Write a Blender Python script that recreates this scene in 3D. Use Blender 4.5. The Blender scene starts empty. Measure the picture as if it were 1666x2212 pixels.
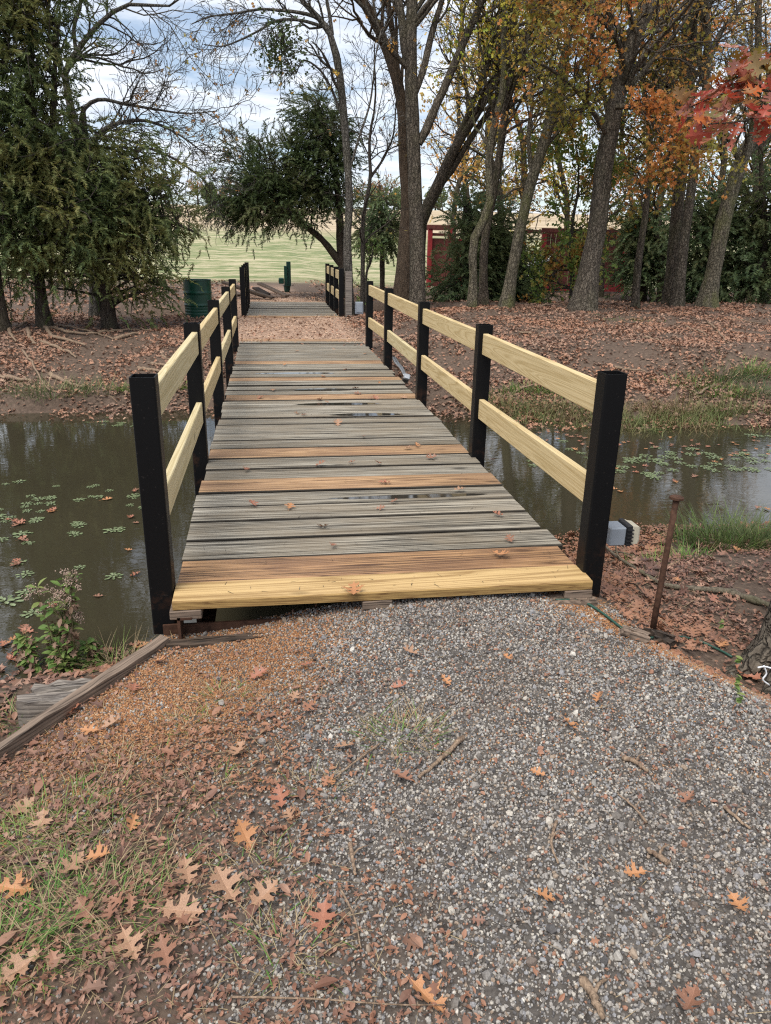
import bpy, math, random
import numpy as np
from mathutils import Matrix, Vector
rng = np.random.default_rng(7); random.seed(7)
S = bpy.context.scene
C = S.collection
# ------------------------------------------------------------------ camera model (photo measured on a 1666 x 2212 view)
FPX, CX, CY, EYE = 1612.0, 833.0, 1106.0, 1.4
PITCH, YAW, ROLL = math.atan(578 / 1612.), math.radians(8.9), math.radians(1.1)
def ray(x, y):
    a = (x - CX) / FPX; b = -(y - CY) / FPX
    c, s = math.cos(ROLL), math.sin(ROLL)
    a, b = a * c - b * s, b * c + a * s
    fw = math.cos(PITCH) + b * math.sin(PITCH); up = b * math.cos(PITCH) - math.sin(PITCH)
    return np.array([a * math.cos(YAW) + fw * math.sin(YAW), -a * math.sin(YAW) + fw * math.cos(YAW), up])
E0 = np.array([0, 0, EYE])
def G(x, y, z=0.0):
    r = ray(x, y); return r * ((z - EYE) / r[2]) + E0
def A(x, y, Y):
    r = ray(x, y); return r * (Y / r[1]) + E0
def pxm(Y, x=833, y=600):            # metres per view pixel at distance Y
    return Y / ray(x, y)[1] / FPX
# ------------------------------------------------------------------ noise + terrain
_h = np.random.default_rng(11).random((256, 256))
def vn(x, y, s=1.0):
    x = np.asarray(x, float) * s + 1000.3; y = np.asarray(y, float) * s + 1000.7
    xi = np.floor(x).astype(int); yi = np.floor(y).astype(int); fx = x - xi; fy = y - yi
    fx = fx * fx * (3 - 2 * fx); fy = fy * fy * (3 - 2 * fy)
    g = lambda i, j: _h[i & 255, j & 255]
    return (g(xi, yi) * (1 - fx) + g(xi + 1, yi) * fx) * (1 - fy) + (g(xi, yi + 1) * (1 - fx) + g(xi + 1, yi + 1) * fx) * fy
def fbm(x, y, s=1.0, o=3):
    v = 0; a = .5; t = 0
    for k in range(o):
        v = v + a * vn(x, y, s * 2 ** k); t += a; a *= .5
    return v / t
def sst(a, b, x):
    t = np.clip((np.asarray(x, float) - a) / (b - a), 0, 1); return t * t * (3 - 2 * t)
WATER = -0.5
_l = [G(0, 1500, WATER), G(100, 1450, WATER), G(300, 1400, WATER)]
def shore_near(X):
    X = np.asarray(X, float)
    return np.interp(X, [-60, -6, -2.2, -1.2, -.75, -.5, 1.35, 1.7, 2.2, 3.2, 5, 60],
                        [2.2, 2.4, 2.95, 3.15, 3.25, 3.2, 3.15, 4.2, 4.5, 4.45, 4.5, 5]) + .12 * (fbm(X, X * 0, 1.7) - .5) * sst(1.4, 1.9, np.abs(X - .4))
def shore_far(X):
    X = np.asarray(X, float)
    return np.interp(X, [-60, -8, -4, -1, 1.5, 3, 4, 6, 60], [9.0, 9.2, 9.0, 9.1, 8.8, 8.2, 7.75, 7.7, 8.5]) + .35 * (fbm(X, X * 0 + 5, .9) - .5)
def terrain(X, Y):
    X = np.asarray(X, float); Y = np.asarray(Y, float)
    # near side
    g = -.14 + .075 * np.exp(-((X - .75) / .75) ** 2 - ((Y - 2.9) / .7) ** 2)
    g = g - .055 * sst(.55, -.35, X) * sst(2.0, 2.7, Y) - .10 * sst(-.45, -1.0, X) * sst(1.0, 2.2, Y) - .25 * sst(-1.0, -2.5, X)
    g = g - .22 * sst(1.35, 2.0, X - (2.6 - np.minimum(Y, 2.6)) * .55) * sst(.8, 2.0, Y)
    g = g + .035 * (fbm(X, Y, 1.3) - .5) + .014 * (fbm(X, Y, 7) - .5)
    yn = shore_near(X)
    w = np.interp(X, [-3, -.9, -.5, 1.4, 2.0], [.3, .2, .22, .22, .9])
    # beyond the slanting board the ground drops to the water at once
    edge = np.interp(X, [-1.6, -1.0, -.937, -.713, -.49], [1.36, 2.163, 2.247, 2.546, 2.85]); dr = sst(.0, .05, Y - edge) * (X < -.49)
    g = g * (1 - dr) + np.minimum(g, -.43) * dr
    t = Y - yn
    near = g * (1 - sst(-w, 0, t)) + (WATER) * sst(-w, 0, t)
    near = np.where(t > 0, WATER - .5 * sst(0, 1.2, t), near)
    # far side
    yf = shore_far(X); u = Y - yf
    left = -.5 + .16 * sst(0, .25, u) + .29 * sst(.2, 4.5, u)
    mid = -.5 + .2 * sst(0, .5, u) + .28 * sst(.3, 2.6, u)
    right = -.5 + .10 * sst(0, .5, u) + .12 * sst(.4, 1.4, u) + .33 * sst(1.3, 3.0, u) + .10 * sst(2.8, 8.5, u) - .30 * sst(9.0, 15, u)
    kr = sst(1.6, 3.2, X); kl = sst(-1.2, -2.2, X)
    f = mid * (1 - kr) * (1 - kl) + left * kl * (1 - kr) + right * kr
    f = f + (.10 * (fbm(X, Y, .8) - .5) + .05 * (fbm(X, Y, 3.1) - .5)) * sst(.2, 1.5, u) * (1 - .8 * sst(1.8, 0, np.abs(X - .4)))
    f = f + .10 * sst(1.3, .2, np.abs(u - 1.9 - .5 * vn(X, X * 0, .7))) * kr * (vn(X, Y, 1.4) - .35)
    # little creek under the second bridge
    ck = sst(1.9, .9, np.abs(Y - 17.8)) * sst(4.5, 2.2, np.abs(X - .3))
    f = f - .7 * ck
    # open field and rise behind
    f = f + 1.9 * sst(38, 110, Y) + 8.6 * sst(80, 230, Y) - 3 * sst(240, 420, Y) + .9 * (fbm(X, Y, .02) - .5) * sst(60, 150, Y)
    f = np.where(u < 0, WATER - .5 * sst(0, 1.2, -u), f)
    return np.where(Y < 6, near, f)
def GT(x, y):
    r = ray(x, y); t0 = .3
    ts = np.concatenate([np.arange(.3, 30, .02), np.arange(30, 400, .5)])
    P = E0 + ts[:, None] * r
    h = np.maximum(terrain(P[:, 0], P[:, 1]), WATER)
    i = np.argmax(P[:, 2] < h); return np.array([P[i, 0], P[i, 1], h[i]])
def tz(x, y): return float(terrain(x, y))
# ------------------------------------------------------------------ tagging and mesh helpers
def tag(o, label=None, cat=None, group=None, kind=None):
    if label: o['label'] = label
    if cat: o['category'] = cat
    if group: o['group'] = group
    if kind: o['kind'] = kind
    return o
def empty(name, loc, label, cat, group=None):
    o = bpy.data.objects.new(name, None); C.objects.link(o); o.location = tuple(loc); o.empty_display_size = .1
    return tag(o, label, cat, group)
def npmesh(name, V, Fs, mat, parent=None, smooth=False):
    """Fs: list of int arrays (n,k)."""
    V = np.asarray(V, np.float32); me = bpy.data.meshes.new(name)
    if parent is not None: V = V - np.array(parent.matrix_basis.translation, np.float32)
    me.vertices.add(len(V)); me.vertices.foreach_set('co', V.ravel())
    Fs = [np.asarray(f, np.int32) for f in Fs if len(f)]
    nl = sum(f.size for f in Fs); nf = sum(len(f) for f in Fs)
    me.loops.add(nl); me.polygons.add(nf)
    me.loops.foreach_set('vertex_index', np.concatenate([f.ravel() for f in Fs]))
    tot = np.concatenate([np.full(len(f), f.shape[1], np.int32) for f in Fs])
    st = np.concatenate([[0], np.cumsum(tot)[:-1]]).astype(np.int32)
    me.polygons.foreach_set('loop_start', st); me.polygons.foreach_set('loop_total', tot)
    me.polygons.foreach_set('use_smooth', np.full(nf, smooth, bool))
    me.update(calc_edges=True); me.validate()
    me.materials.append(mat)
    o = bpy.data.objects.new(name, me); C.objects.link(o)
    if parent is not None: o.parent = parent
    return o
class MB:
    def __init__(s): s.V = []; s.F = {}; s.n = 0
    def add(s, V, Fs):
        for f in Fs:
            f = np.asarray(f, int)
            if len(f): s.F.setdefault(f.shape[1], []).append(f + s.n)
        s.V.append(np.asarray(V, float)); s.n += len(V); return s
    def box(s, c, size, R=None, bev=0.0):
        hx, hy, hz = [q / 2 for q in size]
        if bev > 0:
            b = bev; pts = []
            # chamfered box: 24 verts
            sg = [(-1, -1, -1), (1, -1, -1), (1, 1, -1), (-1, 1, -1), (-1, -1, 1), (1, -1, 1), (1, 1, 1), (-1, 1, 1)]
            for a in sg:
                pts += [(a[0] * hx, a[1] * (hy - b), a[2] * (hz - b)), (a[0] * (hx - b), a[1] * hy, a[2] * (hz - b)), (a[0] * (hx - b), a[1] * (hy - b), a[2] * hz)]
            V = np.array(pts); i = lambda k, ax: 3 * k + ax
            Q = [[i(0, 0), i(4, 0), i(7, 0), i(3, 0)], [i(1, 0), i(2, 0), i(6, 0), i(5, 0)], [i(0, 1), i(1, 1), i(5, 1), i(4, 1)], [i(3, 1), i(7, 1), i(6, 1), i(2, 1)],
                 [i(0, 2), i(3, 2), i(2, 2), i(1, 2)], [i(4, 2), i(5, 2), i(6, 2), i(7, 2)]]
            def ed(k, l, a, c2): Q.append([i(k, a), i(l, a), i(l, c2), i(k, c2)])
            for k, l in ((0, 1), (3, 2), (4, 5), (7, 6)): ed(k, l, 1, 2)
            for k, l in ((0, 3), (1, 2), (4, 7), (5, 6)): ed(k, l, 0, 2)
            for k, l in ((0, 4), (1, 5), (2, 6), (3, 7)): ed(k, l, 0, 1)
            T = [[3 * k, 3 * k + 1, 3 * k + 2] for k in range(8)]
            F = [np.array(Q), np.array(T)]
        else:
            V = np.array([(x, y, z) for x in (-hx, hx) for y in (-hy, hy) for z in (-hz, hz)])
            F = [np.array([[0, 1, 3, 2], [4, 6, 7, 5], [0, 4, 5, 1], [2, 3, 7, 6], [0, 2, 6, 4], [1, 5, 7, 3]])]
        if R is not None: V = V @ np.array(R).T
        return s.add(V + np.array(c), F)
    def beam(s, p, q, w, h, bev=0.0, rollv=(0, 0, 1)):
        p = np.array(p, float); q = np.array(q, float); d = q - p; L = np.linalg.norm(d); d /= L
        up = np.array(rollv, float); sx = np.cross(d, up); sx /= np.linalg.norm(sx); u = np.cross(sx, d)
        return s.box((p + q) / 2, (L, w, h), np.stack([d, -sx, u], 1), bev)
    def tube(s, P, R, sides=8, cap=True):
        V, F = tubes_vf([(np.array(P, float), np.broadcast_to(np.array(R, float), (len(P),)))], sides)
        s.add(V, [F])
        if cap:
            n = len(P); k = sides
            s.F.setdefault(k, []).append(np.array([[s.n - n * k + j for j in range(k)][::-1]]))
            s.F.setdefault(k, []).append(np.array([[s.n - k + j for j in range(k)]]))
        return s
    def lathe(s, prof, c, sides=24, M=None):
        a = np.linspace(0, 2 * np.pi, sides, endpoint=False); V = []
        for r, z in prof: V += [(r * math.cos(t), r * math.sin(t), z) for t in a]
        F = [[i * sides + j, i * sides + (j + 1) % sides, (i + 1) * sides + (j + 1) % sides, (i + 1) * sides + j] for i in range(len(prof) - 1) for j in range(sides)]
        V = np.array(V)
        if M is not None: V = V @ np.array(M).T
        return s.add(V + np.array(c), [np.array(F)])
    def build(s, name, mat, parent=None, smooth=False):
        return npmesh(name, np.concatenate(s.V), [np.concatenate(f) for f in s.F.values()], mat, parent, smooth)
def tubes_vf(polys, sides, lump=0.0):
    groups = {}
    for P, R in polys: groups.setdefault(len(P), []).append((P, R))
    Vs, Fs, n = [], [], 0
    for N, g in groups.items():
        P = np.array([a for a, _ in g]); R = np.array([b for _, b in g])
        V, F = tubes_arr(P, R, sides, lump); Vs.append(V); Fs.append(F + n); n += len(V)
    return np.concatenate(Vs), np.concatenate(Fs)
def tubes_arr(P, R, sides, lump=0.0):
    B, N, _ = P.shape
    T = np.gradient(P, axis=1); T /= np.linalg.norm(T, axis=2, keepdims=True) + 1e-9
    ref = np.zeros((B, 3)); ref[np.arange(B), np.argmin(np.abs(T.mean(1)), axis=1)] = 1
    U = np.cross(T, ref[:, None, :]); U /= np.linalg.norm(U, axis=2, keepdims=True) + 1e-9
    W = np.cross(T, U)
    a = np.linspace(0, 2 * np.pi, sides, endpoint=False)
    RR = np.repeat(R[:, :, None], sides, 2)
    if lump > 0: RR = RR * (1 + lump * (rng.random((B, N, sides)) - .5) + lump * .8 * (rng.random((B, 1, sides)) - .5))
    V = P[:, :, None, :] + RR[..., None] * (np.cos(a)[None, None, :, None] * U[:, :, None, :] + np.sin(a)[None, None, :, None] * W[:, :, None, :])
    idx = np.arange(B * N * sides).reshape(B, N, sides); nx = np.roll(idx, -1, 2)
    F = np.stack([idx[:, :-1], nx[:, :-1], nx[:, 1:], idx[:, 1:]], -1).reshape(-1, 4)
    return V.reshape(-1, 3), F
def smoothline(K, n=20):
    K = np.array(K, float); t = np.concatenate([[0], np.cumsum(np.linalg.norm(np.diff(K[:, :3], axis=0), axis=1))])
    k = np.concatenate([[2 * K[0] - K[1]], K, [2 * K[-1] - K[-2]]]); out = []
    for u in np.linspace(0, t[-1] * .99999, n):
        i = int(np.searchsorted(t, u, 'right') - 1); i = min(i, len(K) - 2); f = (u - t[i]) / (t[i + 1] - t[i])
        p0, p1, p2, p3 = k[i], k[i + 1], k[i + 2], k[i + 3]
        out.append(.5 * (2 * p1 + (p2 - p0) * f + (2 * p0 - 5 * p1 + 4 * p2 - p3) * f * f + (3 * p1 - p0 - 3 * p2 + p3) * f ** 3))
    return np.array(out)
def rand_rot(n, tilt=None):
    """n random rotation matrices; tilt: std of lean from flat (z stays near up)."""
    az = rng.random(n) * 2 * np.pi
    if tilt is None:
        q = rng.normal(size=(n, 4)); q /= np.linalg.norm(q, axis=1, keepdims=True); w, x, y, z = q.T
        return np.stack([1 - 2 * (y * y + z * z), 2 * (x * y - z * w), 2 * (x * z + y * w), 2 * (x * y + z * w), 1 - 2 * (x * x + z * z), 2 * (y * z - x * w),
                         2 * (x * z - y * w), 2 * (y * z + x * w), 1 - 2 * (x * x + y * y)], 1).reshape(n, 3, 3)
    c, s = np.cos(az), np.sin(az); z0 = np.zeros(n); o = np.ones(n)
    Rz = np.stack([c, -s, z0, s, c, z0, z0, z0, o], 1).reshape(n, 3, 3)
    a = rng.normal(size=n) * tilt; b = rng.normal(size=n) * tilt
    ca, sa, cb, sb = np.cos(a), np.sin(a), np.cos(b), np.sin(b)
    Rx = np.stack([o, z0, z0, z0, ca, -sa, z0, sa, ca], 1).reshape(n, 3, 3)
    Ry = np.stack([cb, z0, sb, z0, o, z0, -sb, z0, cb], 1).reshape(n, 3, 3)
    return Rx @ Ry @ Rz
def scatter(protos, P, Rm, sc):
    """protos: list of (V,[F..]); returns merged V, [F..]"""
    n = len(P); which = rng.integers(0, len(protos), n); Vs = []; Fd = {}; off = 0
    sc = np.asarray(sc, float)
    if sc.ndim == 1: sc = np.repeat(sc[:, None], 3, 1)
    for k, (V, Fs) in enumerate(protos):
        m = np.where(which == k)[0]
        if not len(m): continue
        W = np.einsum('nij,nvj->nvi', Rm[m], V[None] * sc[m][:, None, :]) + P[m][:, None, :]
        for F in Fs:
            FF = (F[None] + (np.arange(len(m)) * len(V))[:, None, None] + off).reshape(-1, F.shape[1])
            Fd.setdefault(F.shape[1], []).append(FF)
        Vs.append(W.reshape(-1, 3)); off += len(m) * len(V)
    return np.concatenate(Vs), [np.concatenate(f) for f in Fd.values()]
# ------------------------------------------------------------------ materials
def nt(name):
    m = bpy.data.materials.new(name); m.use_nodes = True; t = m.node_tree; t.nodes.clear()
    out = t.nodes.new('ShaderNodeOutputMaterial'); b = t.nodes.new('ShaderNodeBsdfPrincipled'); t.links.new(b.outputs[0], out.inputs[0])
    return m, t, b, out
def N(t, typ, **kw):
    n = t.nodes.new(typ)
    for k, v in kw.items(): setattr(n, k, v)
    return n
def ramp(t, fac, stops, interp='LINEAR'):
    r = N(t, 'ShaderNodeValToRGB'); r.color_ramp.interpolation = interp; e = r.color_ramp.elements
    while len(e) < len(stops): e.new(.5)
    for i, (p, c) in enumerate(stops): e[i].position = p; e[i].color = (*c, 1)
    t.links.new(fac, r.inputs[0]); return r.outputs[0]
def mix(t, fac, a, b, mode='MIX'):
    m = N(t, 'ShaderNodeMix', data_type='RGBA', blend_type=mode)
    for s, v in ((m.inputs[0], fac), (m.inputs[6], a), (m.inputs[7], b)):
        if hasattr(v, 'is_linked'): t.links.new(v, s)
        elif isinstance(v, (int, float)): s.default_value = v
        else: s.default_value = (*v, 1)
    return m.outputs[2]
def noise(t, vec, scale, detail=4, rough=.55, dist=0.0):
    n = N(t, 'ShaderNodeTexNoise'); n.inputs['Scale'].default_value = scale; n.inputs['Detail'].default_value = detail
    n.inputs['Roughness'].default_value = rough; n.inputs['Distortion'].default_value = dist
    if vec is not None: t.links.new(vec, n.inputs['Vector'])
    return n.outputs[0]
def mapping(t, vec, scale=(1, 1, 1), loc=(0, 0, 0)):
    m = N(t, 'ShaderNodeMapping'); m.inputs['Scale'].default_value = scale; m.inputs['Location'].default_value = loc
    t.links.new(vec, m.inputs[0]); return m.outputs[0]
def mathn(t, op, a, b=0.0, c=None):
    m = N(t, 'ShaderNodeMath', operation=op)
    for s, v in zip(m.inputs, (a, b, c)):
        if v is None: continue
        if hasattr(v, 'is_linked'): t.links.new(v, s)
        else: s.default_value = v
    return m.outputs[0]
def bump(t, b, h, strength=.3, dist=.01):
    n = N(t, 'ShaderNodeBump'); n.inputs['Strength'].default_value = strength; n.inputs['Distance'].default_value = dist
    t.links.new(h, n.inputs['Height']); t.links.new(n.outputs[0], b.inputs['Normal']); return n
def objc(t): return N(t, 'ShaderNodeTexCoord').outputs['Object']
def posc(t): return N(t, 'ShaderNodeNewGeometry').outputs['Position']
def isl(t): return N(t, 'ShaderNodeNewGeometry').outputs['Random Per Island']

def bark_mat(name, c1, c2, moss=.25, plates=True, sc=1.0, mossc=(.10, .105, .045)):
    m, t, b, o = nt(name); v = objc(t)
    st = mapping(t, v, (14 * sc, 14 * sc, 3.2 * sc)); n1 = noise(t, st, 1.6, 6, .65, .4)
    pl = mapping(t, v, (9 * sc, 9 * sc, 5 * sc)); vo = N(t, 'ShaderNodeTexVoronoi', feature='DISTANCE_TO_EDGE'); t.links.new(pl, vo.inputs['Vector']); vo.inputs['Scale'].default_value = 2.4
    nd = N(t, 'ShaderNodeTexNoise'); nd.inputs['Scale'].default_value = 22; t.links.new(v, nd.inputs['Vector']); av = N(t, 'ShaderNodeVectorMath', operation='MULTIPLY_ADD'); t.links.new(nd.outputs['Color'], av.inputs[0]); av.inputs[1].default_value = (.55, .55, .55); t.links.new(pl, av.inputs[2]); t.links.new(av.outputs[0], vo.inputs['Vector'])
    cr = ramp(t, vo.outputs[0], [(0, (.12, .12, .12)), (.16, (1, 1, 1))])
    col = ramp(t, n1, [(.3, c1), (.62, c2), (.8, tuple(min(1, q * 1.5) for q in c2))])
    if plates: col = mix(t, .55, col, mix(t, 1.0, col, cr, 'MULTIPLY'))
    mn = noise(t, mapping(t, v, (1.4, 1.4, .8)), 1.6, 5, .6); mf = ramp(t, mn, [(.48, (0, 0, 0)), (.66, (1, 1, 1))])
    col = mix(t, mathn(t, 'MULTIPLY', mf, moss), col, mossc)
    li = noise(t, v, 30, 2, .5); lf = ramp(t, li, [(.68, (0, 0, 0)), (.73, (1, 1, 1))])
    col = mix(t, mathn(t, 'MULTIPLY', lf, .5), col, (.26, .26, .23))
    t.links.new(col, b.inputs['Base Color']); b.inputs['Roughness'].default_value = .9; b.inputs['Specular IOR Level'].default_value = .2
    h = mathn(t, 'ADD', n1, mathn(t, 'MULTIPLY', cr, .8)); bump(t, b, h, .9, .03 / sc ** 2.2); return m
M = {}
M['bark_oak'] = bark_mat('oak bark', (.04, .032, .024), (.155, .125, .095), .45)
M['bark_plated'] = bark_mat('plated bark', (.045, .036, .028), (.19, .16, .125), .2)
M['bark_moss'] = bark_mat('mossy bark', (.055, .048, .033), (.19, .165, .12), .8, mossc=(.13, .135, .05))
M['bark_old'] = bark_mat('shaggy bark', (.03, .02, .014), (.16, .115, .08), .05, False, 1.6)
M['bark_cedar'] = bark_mat('cedar bark', (.025, .018, .013), (.09, .07, .055), .2, False, 1.4)
M['bark_dark'] = bark_mat('dark twig bark', (.03, .024, .02), (.10, .085, .07), .1, False)
M['bark_grey'] = bark_mat('grey bark', (.055, .048, .04), (.17, .155, .135), .2)

def leaf_mat(name, cols, patch=None, pscale=.8, trans=.3, rough=.6, lo=.42, hi=.58):
    m, t, b, o = nt(name)
    k = len(cols); c = ramp(t, isl(t), [(i / (k - 1) if k > 1 else 0, q) for i, q in enumerate(cols)])
    if patch:
        k = len(patch); c2 = ramp(t, isl(t), [(i / (k - 1), q) for i, q in enumerate(patch)])
        f = ramp(t, noise(t, posc(t), pscale, 3, .6), [(lo, (0, 0, 0)), (hi, (1, 1, 1))]); c = mix(t, f, c, c2)
    n = noise(t, posc(t), 40, 2); c = mix(t, .35, c, ramp(t, n, [(.3, (.55, .55, .55)), (.7, (1, 1, 1))]), 'MULTIPLY')
    t.links.new(c, b.inputs['Base Color']); b.inputs['Roughness'].default_value = rough; b.inputs['Specular IOR Level'].default_value = .35
    if trans:
        tr = N(t, 'ShaderNodeBsdfTranslucent'); t.links.new(c, tr.inputs[0]); mx = N(t, 'ShaderNodeMixShader'); mx.inputs[0].default_value = trans
        t.links.new(b.outputs[0], mx.inputs[1]); t.links.new(tr.outputs[0], mx.inputs[2]); t.links.new(mx.outputs[0], o.inputs[0])
    return m
M['jun_left'] = leaf_mat('cedar foliage olive', [(0.066, 0.096, 0.041), (0.107, 0.156, 0.057), (0.183, 0.226, 0.068), (0.081, 0.107, 0.047)], [(0.223, 0.237, 0.062), (0.203, 0.172, 0.062), (0.142, 0.183, 0.057)], 1.1, lo=.47, hi=.6)
M['jun_mid'] = leaf_mat('cedar foliage green', [(0.045, 0.069, 0.030), (0.072, 0.110, 0.039), (0.108, 0.147, 0.044), (0.049, 0.069, 0.034)], [(0.135, 0.166, 0.049), (0.099, 0.092, 0.049)], 1.2, lo=.52, hi=.62)
M['jun_dark'] = leaf_mat('cedar foliage dark', [(0.076, 0.121, 0.061), (0.120, 0.180, 0.080), (0.175, 0.233, 0.090)], [(0.186, 0.180, 0.072), (0.110, 0.157, 0.062)], 1.0)
M['oak_green'] = leaf_mat('oak leaves green', [(0.164, 0.284, 0.034), (0.326, 0.425, 0.052), (0.599, 0.567, 0.069), (0.216, 0.312, 0.052)], [(0.850, 0.454, 0.069), (0.760, 0.567, 0.069), (0.435, 0.425, 0.069)], .7, .4)
M['oak_orange'] = leaf_mat('oak leaves orange', [(0.579, 0.207, 0.055), (0.690, 0.276, 0.086), (0.469, 0.165, 0.050), (0.525, 0.304, 0.074)], [(0.165, 0.194, 0.043), (0.345, 0.276, 0.050), (0.221, 0.221, 0.050)], .8, .45, lo=.43, hi=.56)
M['oak_olive'] = leaf_mat('oak leaves olive', [(0.435, 0.396, 0.083), (0.696, 0.517, 0.110), (0.349, 0.365, 0.074), (0.850, 0.486, 0.110)], [(0.850, 0.454, 0.110), (0.639, 0.334, 0.110)], .5, .35)
M['oak_rust'] = leaf_mat('oak leaves rust', [(0.456, 0.228, 0.100), (0.640, 0.297, 0.117), (0.365, 0.228, 0.100)], [(0.411, 0.343, 0.100), (0.320, 0.274, 0.084)], .6, .35)
M['maple_green'] = leaf_mat('sapling leaves', [(0.116, 0.215, 0.049), (0.215, 0.298, 0.066), (0.397, 0.363, 0.082)], [(0.562, 0.330, 0.066), (0.496, 0.198, 0.066)], 1.3, .4, lo=.52, hi=.62)
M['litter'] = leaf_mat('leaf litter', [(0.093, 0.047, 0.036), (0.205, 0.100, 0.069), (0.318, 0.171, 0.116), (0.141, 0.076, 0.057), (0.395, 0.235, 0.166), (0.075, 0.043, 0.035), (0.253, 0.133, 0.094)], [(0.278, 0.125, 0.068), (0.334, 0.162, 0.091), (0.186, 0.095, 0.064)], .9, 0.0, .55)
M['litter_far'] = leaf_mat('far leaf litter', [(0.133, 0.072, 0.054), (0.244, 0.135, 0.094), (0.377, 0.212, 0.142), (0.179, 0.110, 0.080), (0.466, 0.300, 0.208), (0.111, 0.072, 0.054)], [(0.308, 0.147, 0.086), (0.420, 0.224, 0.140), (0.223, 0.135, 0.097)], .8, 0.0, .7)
M['straw'] = leaf_mat('dry grass straw', [(.32, .24, .13), (.42, .33, .19), (.26, .18, .10)], None, 1, .15)
M['grass_green'] = leaf_mat('green grass', [(0.064, 0.180, 0.026), (0.106, 0.256, 0.039), (0.170, 0.316, 0.062), (0.085, 0.196, 0.043)], [(0.265, 0.360, 0.087), (0.149, 0.270, 0.052)], 2.0, .3)
M['grass_bank'] = leaf_mat('bank grass', [(0.068, 0.120, 0.048), (0.105, 0.152, 0.064), (0.053, 0.088, 0.040)], [(0.150, 0.176, 0.064), (0.098, 0.144, 0.048)], 1.2, .3)
M['sedge'] = leaf_mat('brown sedge', [(.20, .14, .07), (.27, .19, .10), (.14, .14, .05), (.17, .11, .06)], [(.12, .17, .05), (.2, .2, .08)], 1.6, .2)
M['field_tuft'] = leaf_mat('weedy leaves', [(0.091, 0.175, 0.036), (0.156, 0.250, 0.060), (0.260, 0.300, 0.096)], None, 1, .3)
M['rosette'] = leaf_mat('floating rosette leaves', [(0.160, 0.216, 0.096), (0.240, 0.288, 0.152), (0.120, 0.152, 0.064)], None, 1, .1, .35)

def oakleaf_mat(name, c1, c2, rough=.5):
    m, t, b, o = nt(name); v = objc(t)
    n = noise(t, v, 45, 4, .6); c = ramp(t, n, [(.35, c1), (.65, c2)])
    g = N(t, 'ShaderNodeSeparateXYZ'); t.links.new(v, g.inputs[0])
    rib = ramp(t, mathn(t, 'ABSOLUTE', g.outputs[1]), [(.0, (1, 1, 1)), (.0025, (0, 0, 0))])
    c = mix(t, mathn(t, 'MULTIPLY', rib, .55), c, tuple(min(1, q * 1.7 + .05) for q in c2))
    sp = ramp(t, noise(t, v, 160, 1), [(.66, (0, 0, 0)), (.7, (1, 1, 1))]); c = mix(t, mathn(t, 'MULTIPLY', sp, .5), c, (.05, .025, .015))
    t.links.new(c, b.inputs['Base Color']); b.inputs['Roughness'].default_value = rough; bump(t, b, n, .3, .003)
    return m
OAK = [oakleaf_mat('fallen leaf tan', (.25, .135, .08), (.40, .235, .14)), oakleaf_mat('fallen leaf brown', (.18, .085, .05), (.29, .14, .085)),
       oakleaf_mat('fallen leaf orange', (.34, .14, .055), (.46, .23, .10)), oakleaf_mat('fallen leaf russet', (.24, .09, .05), (.36, .15, .09))]

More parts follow.
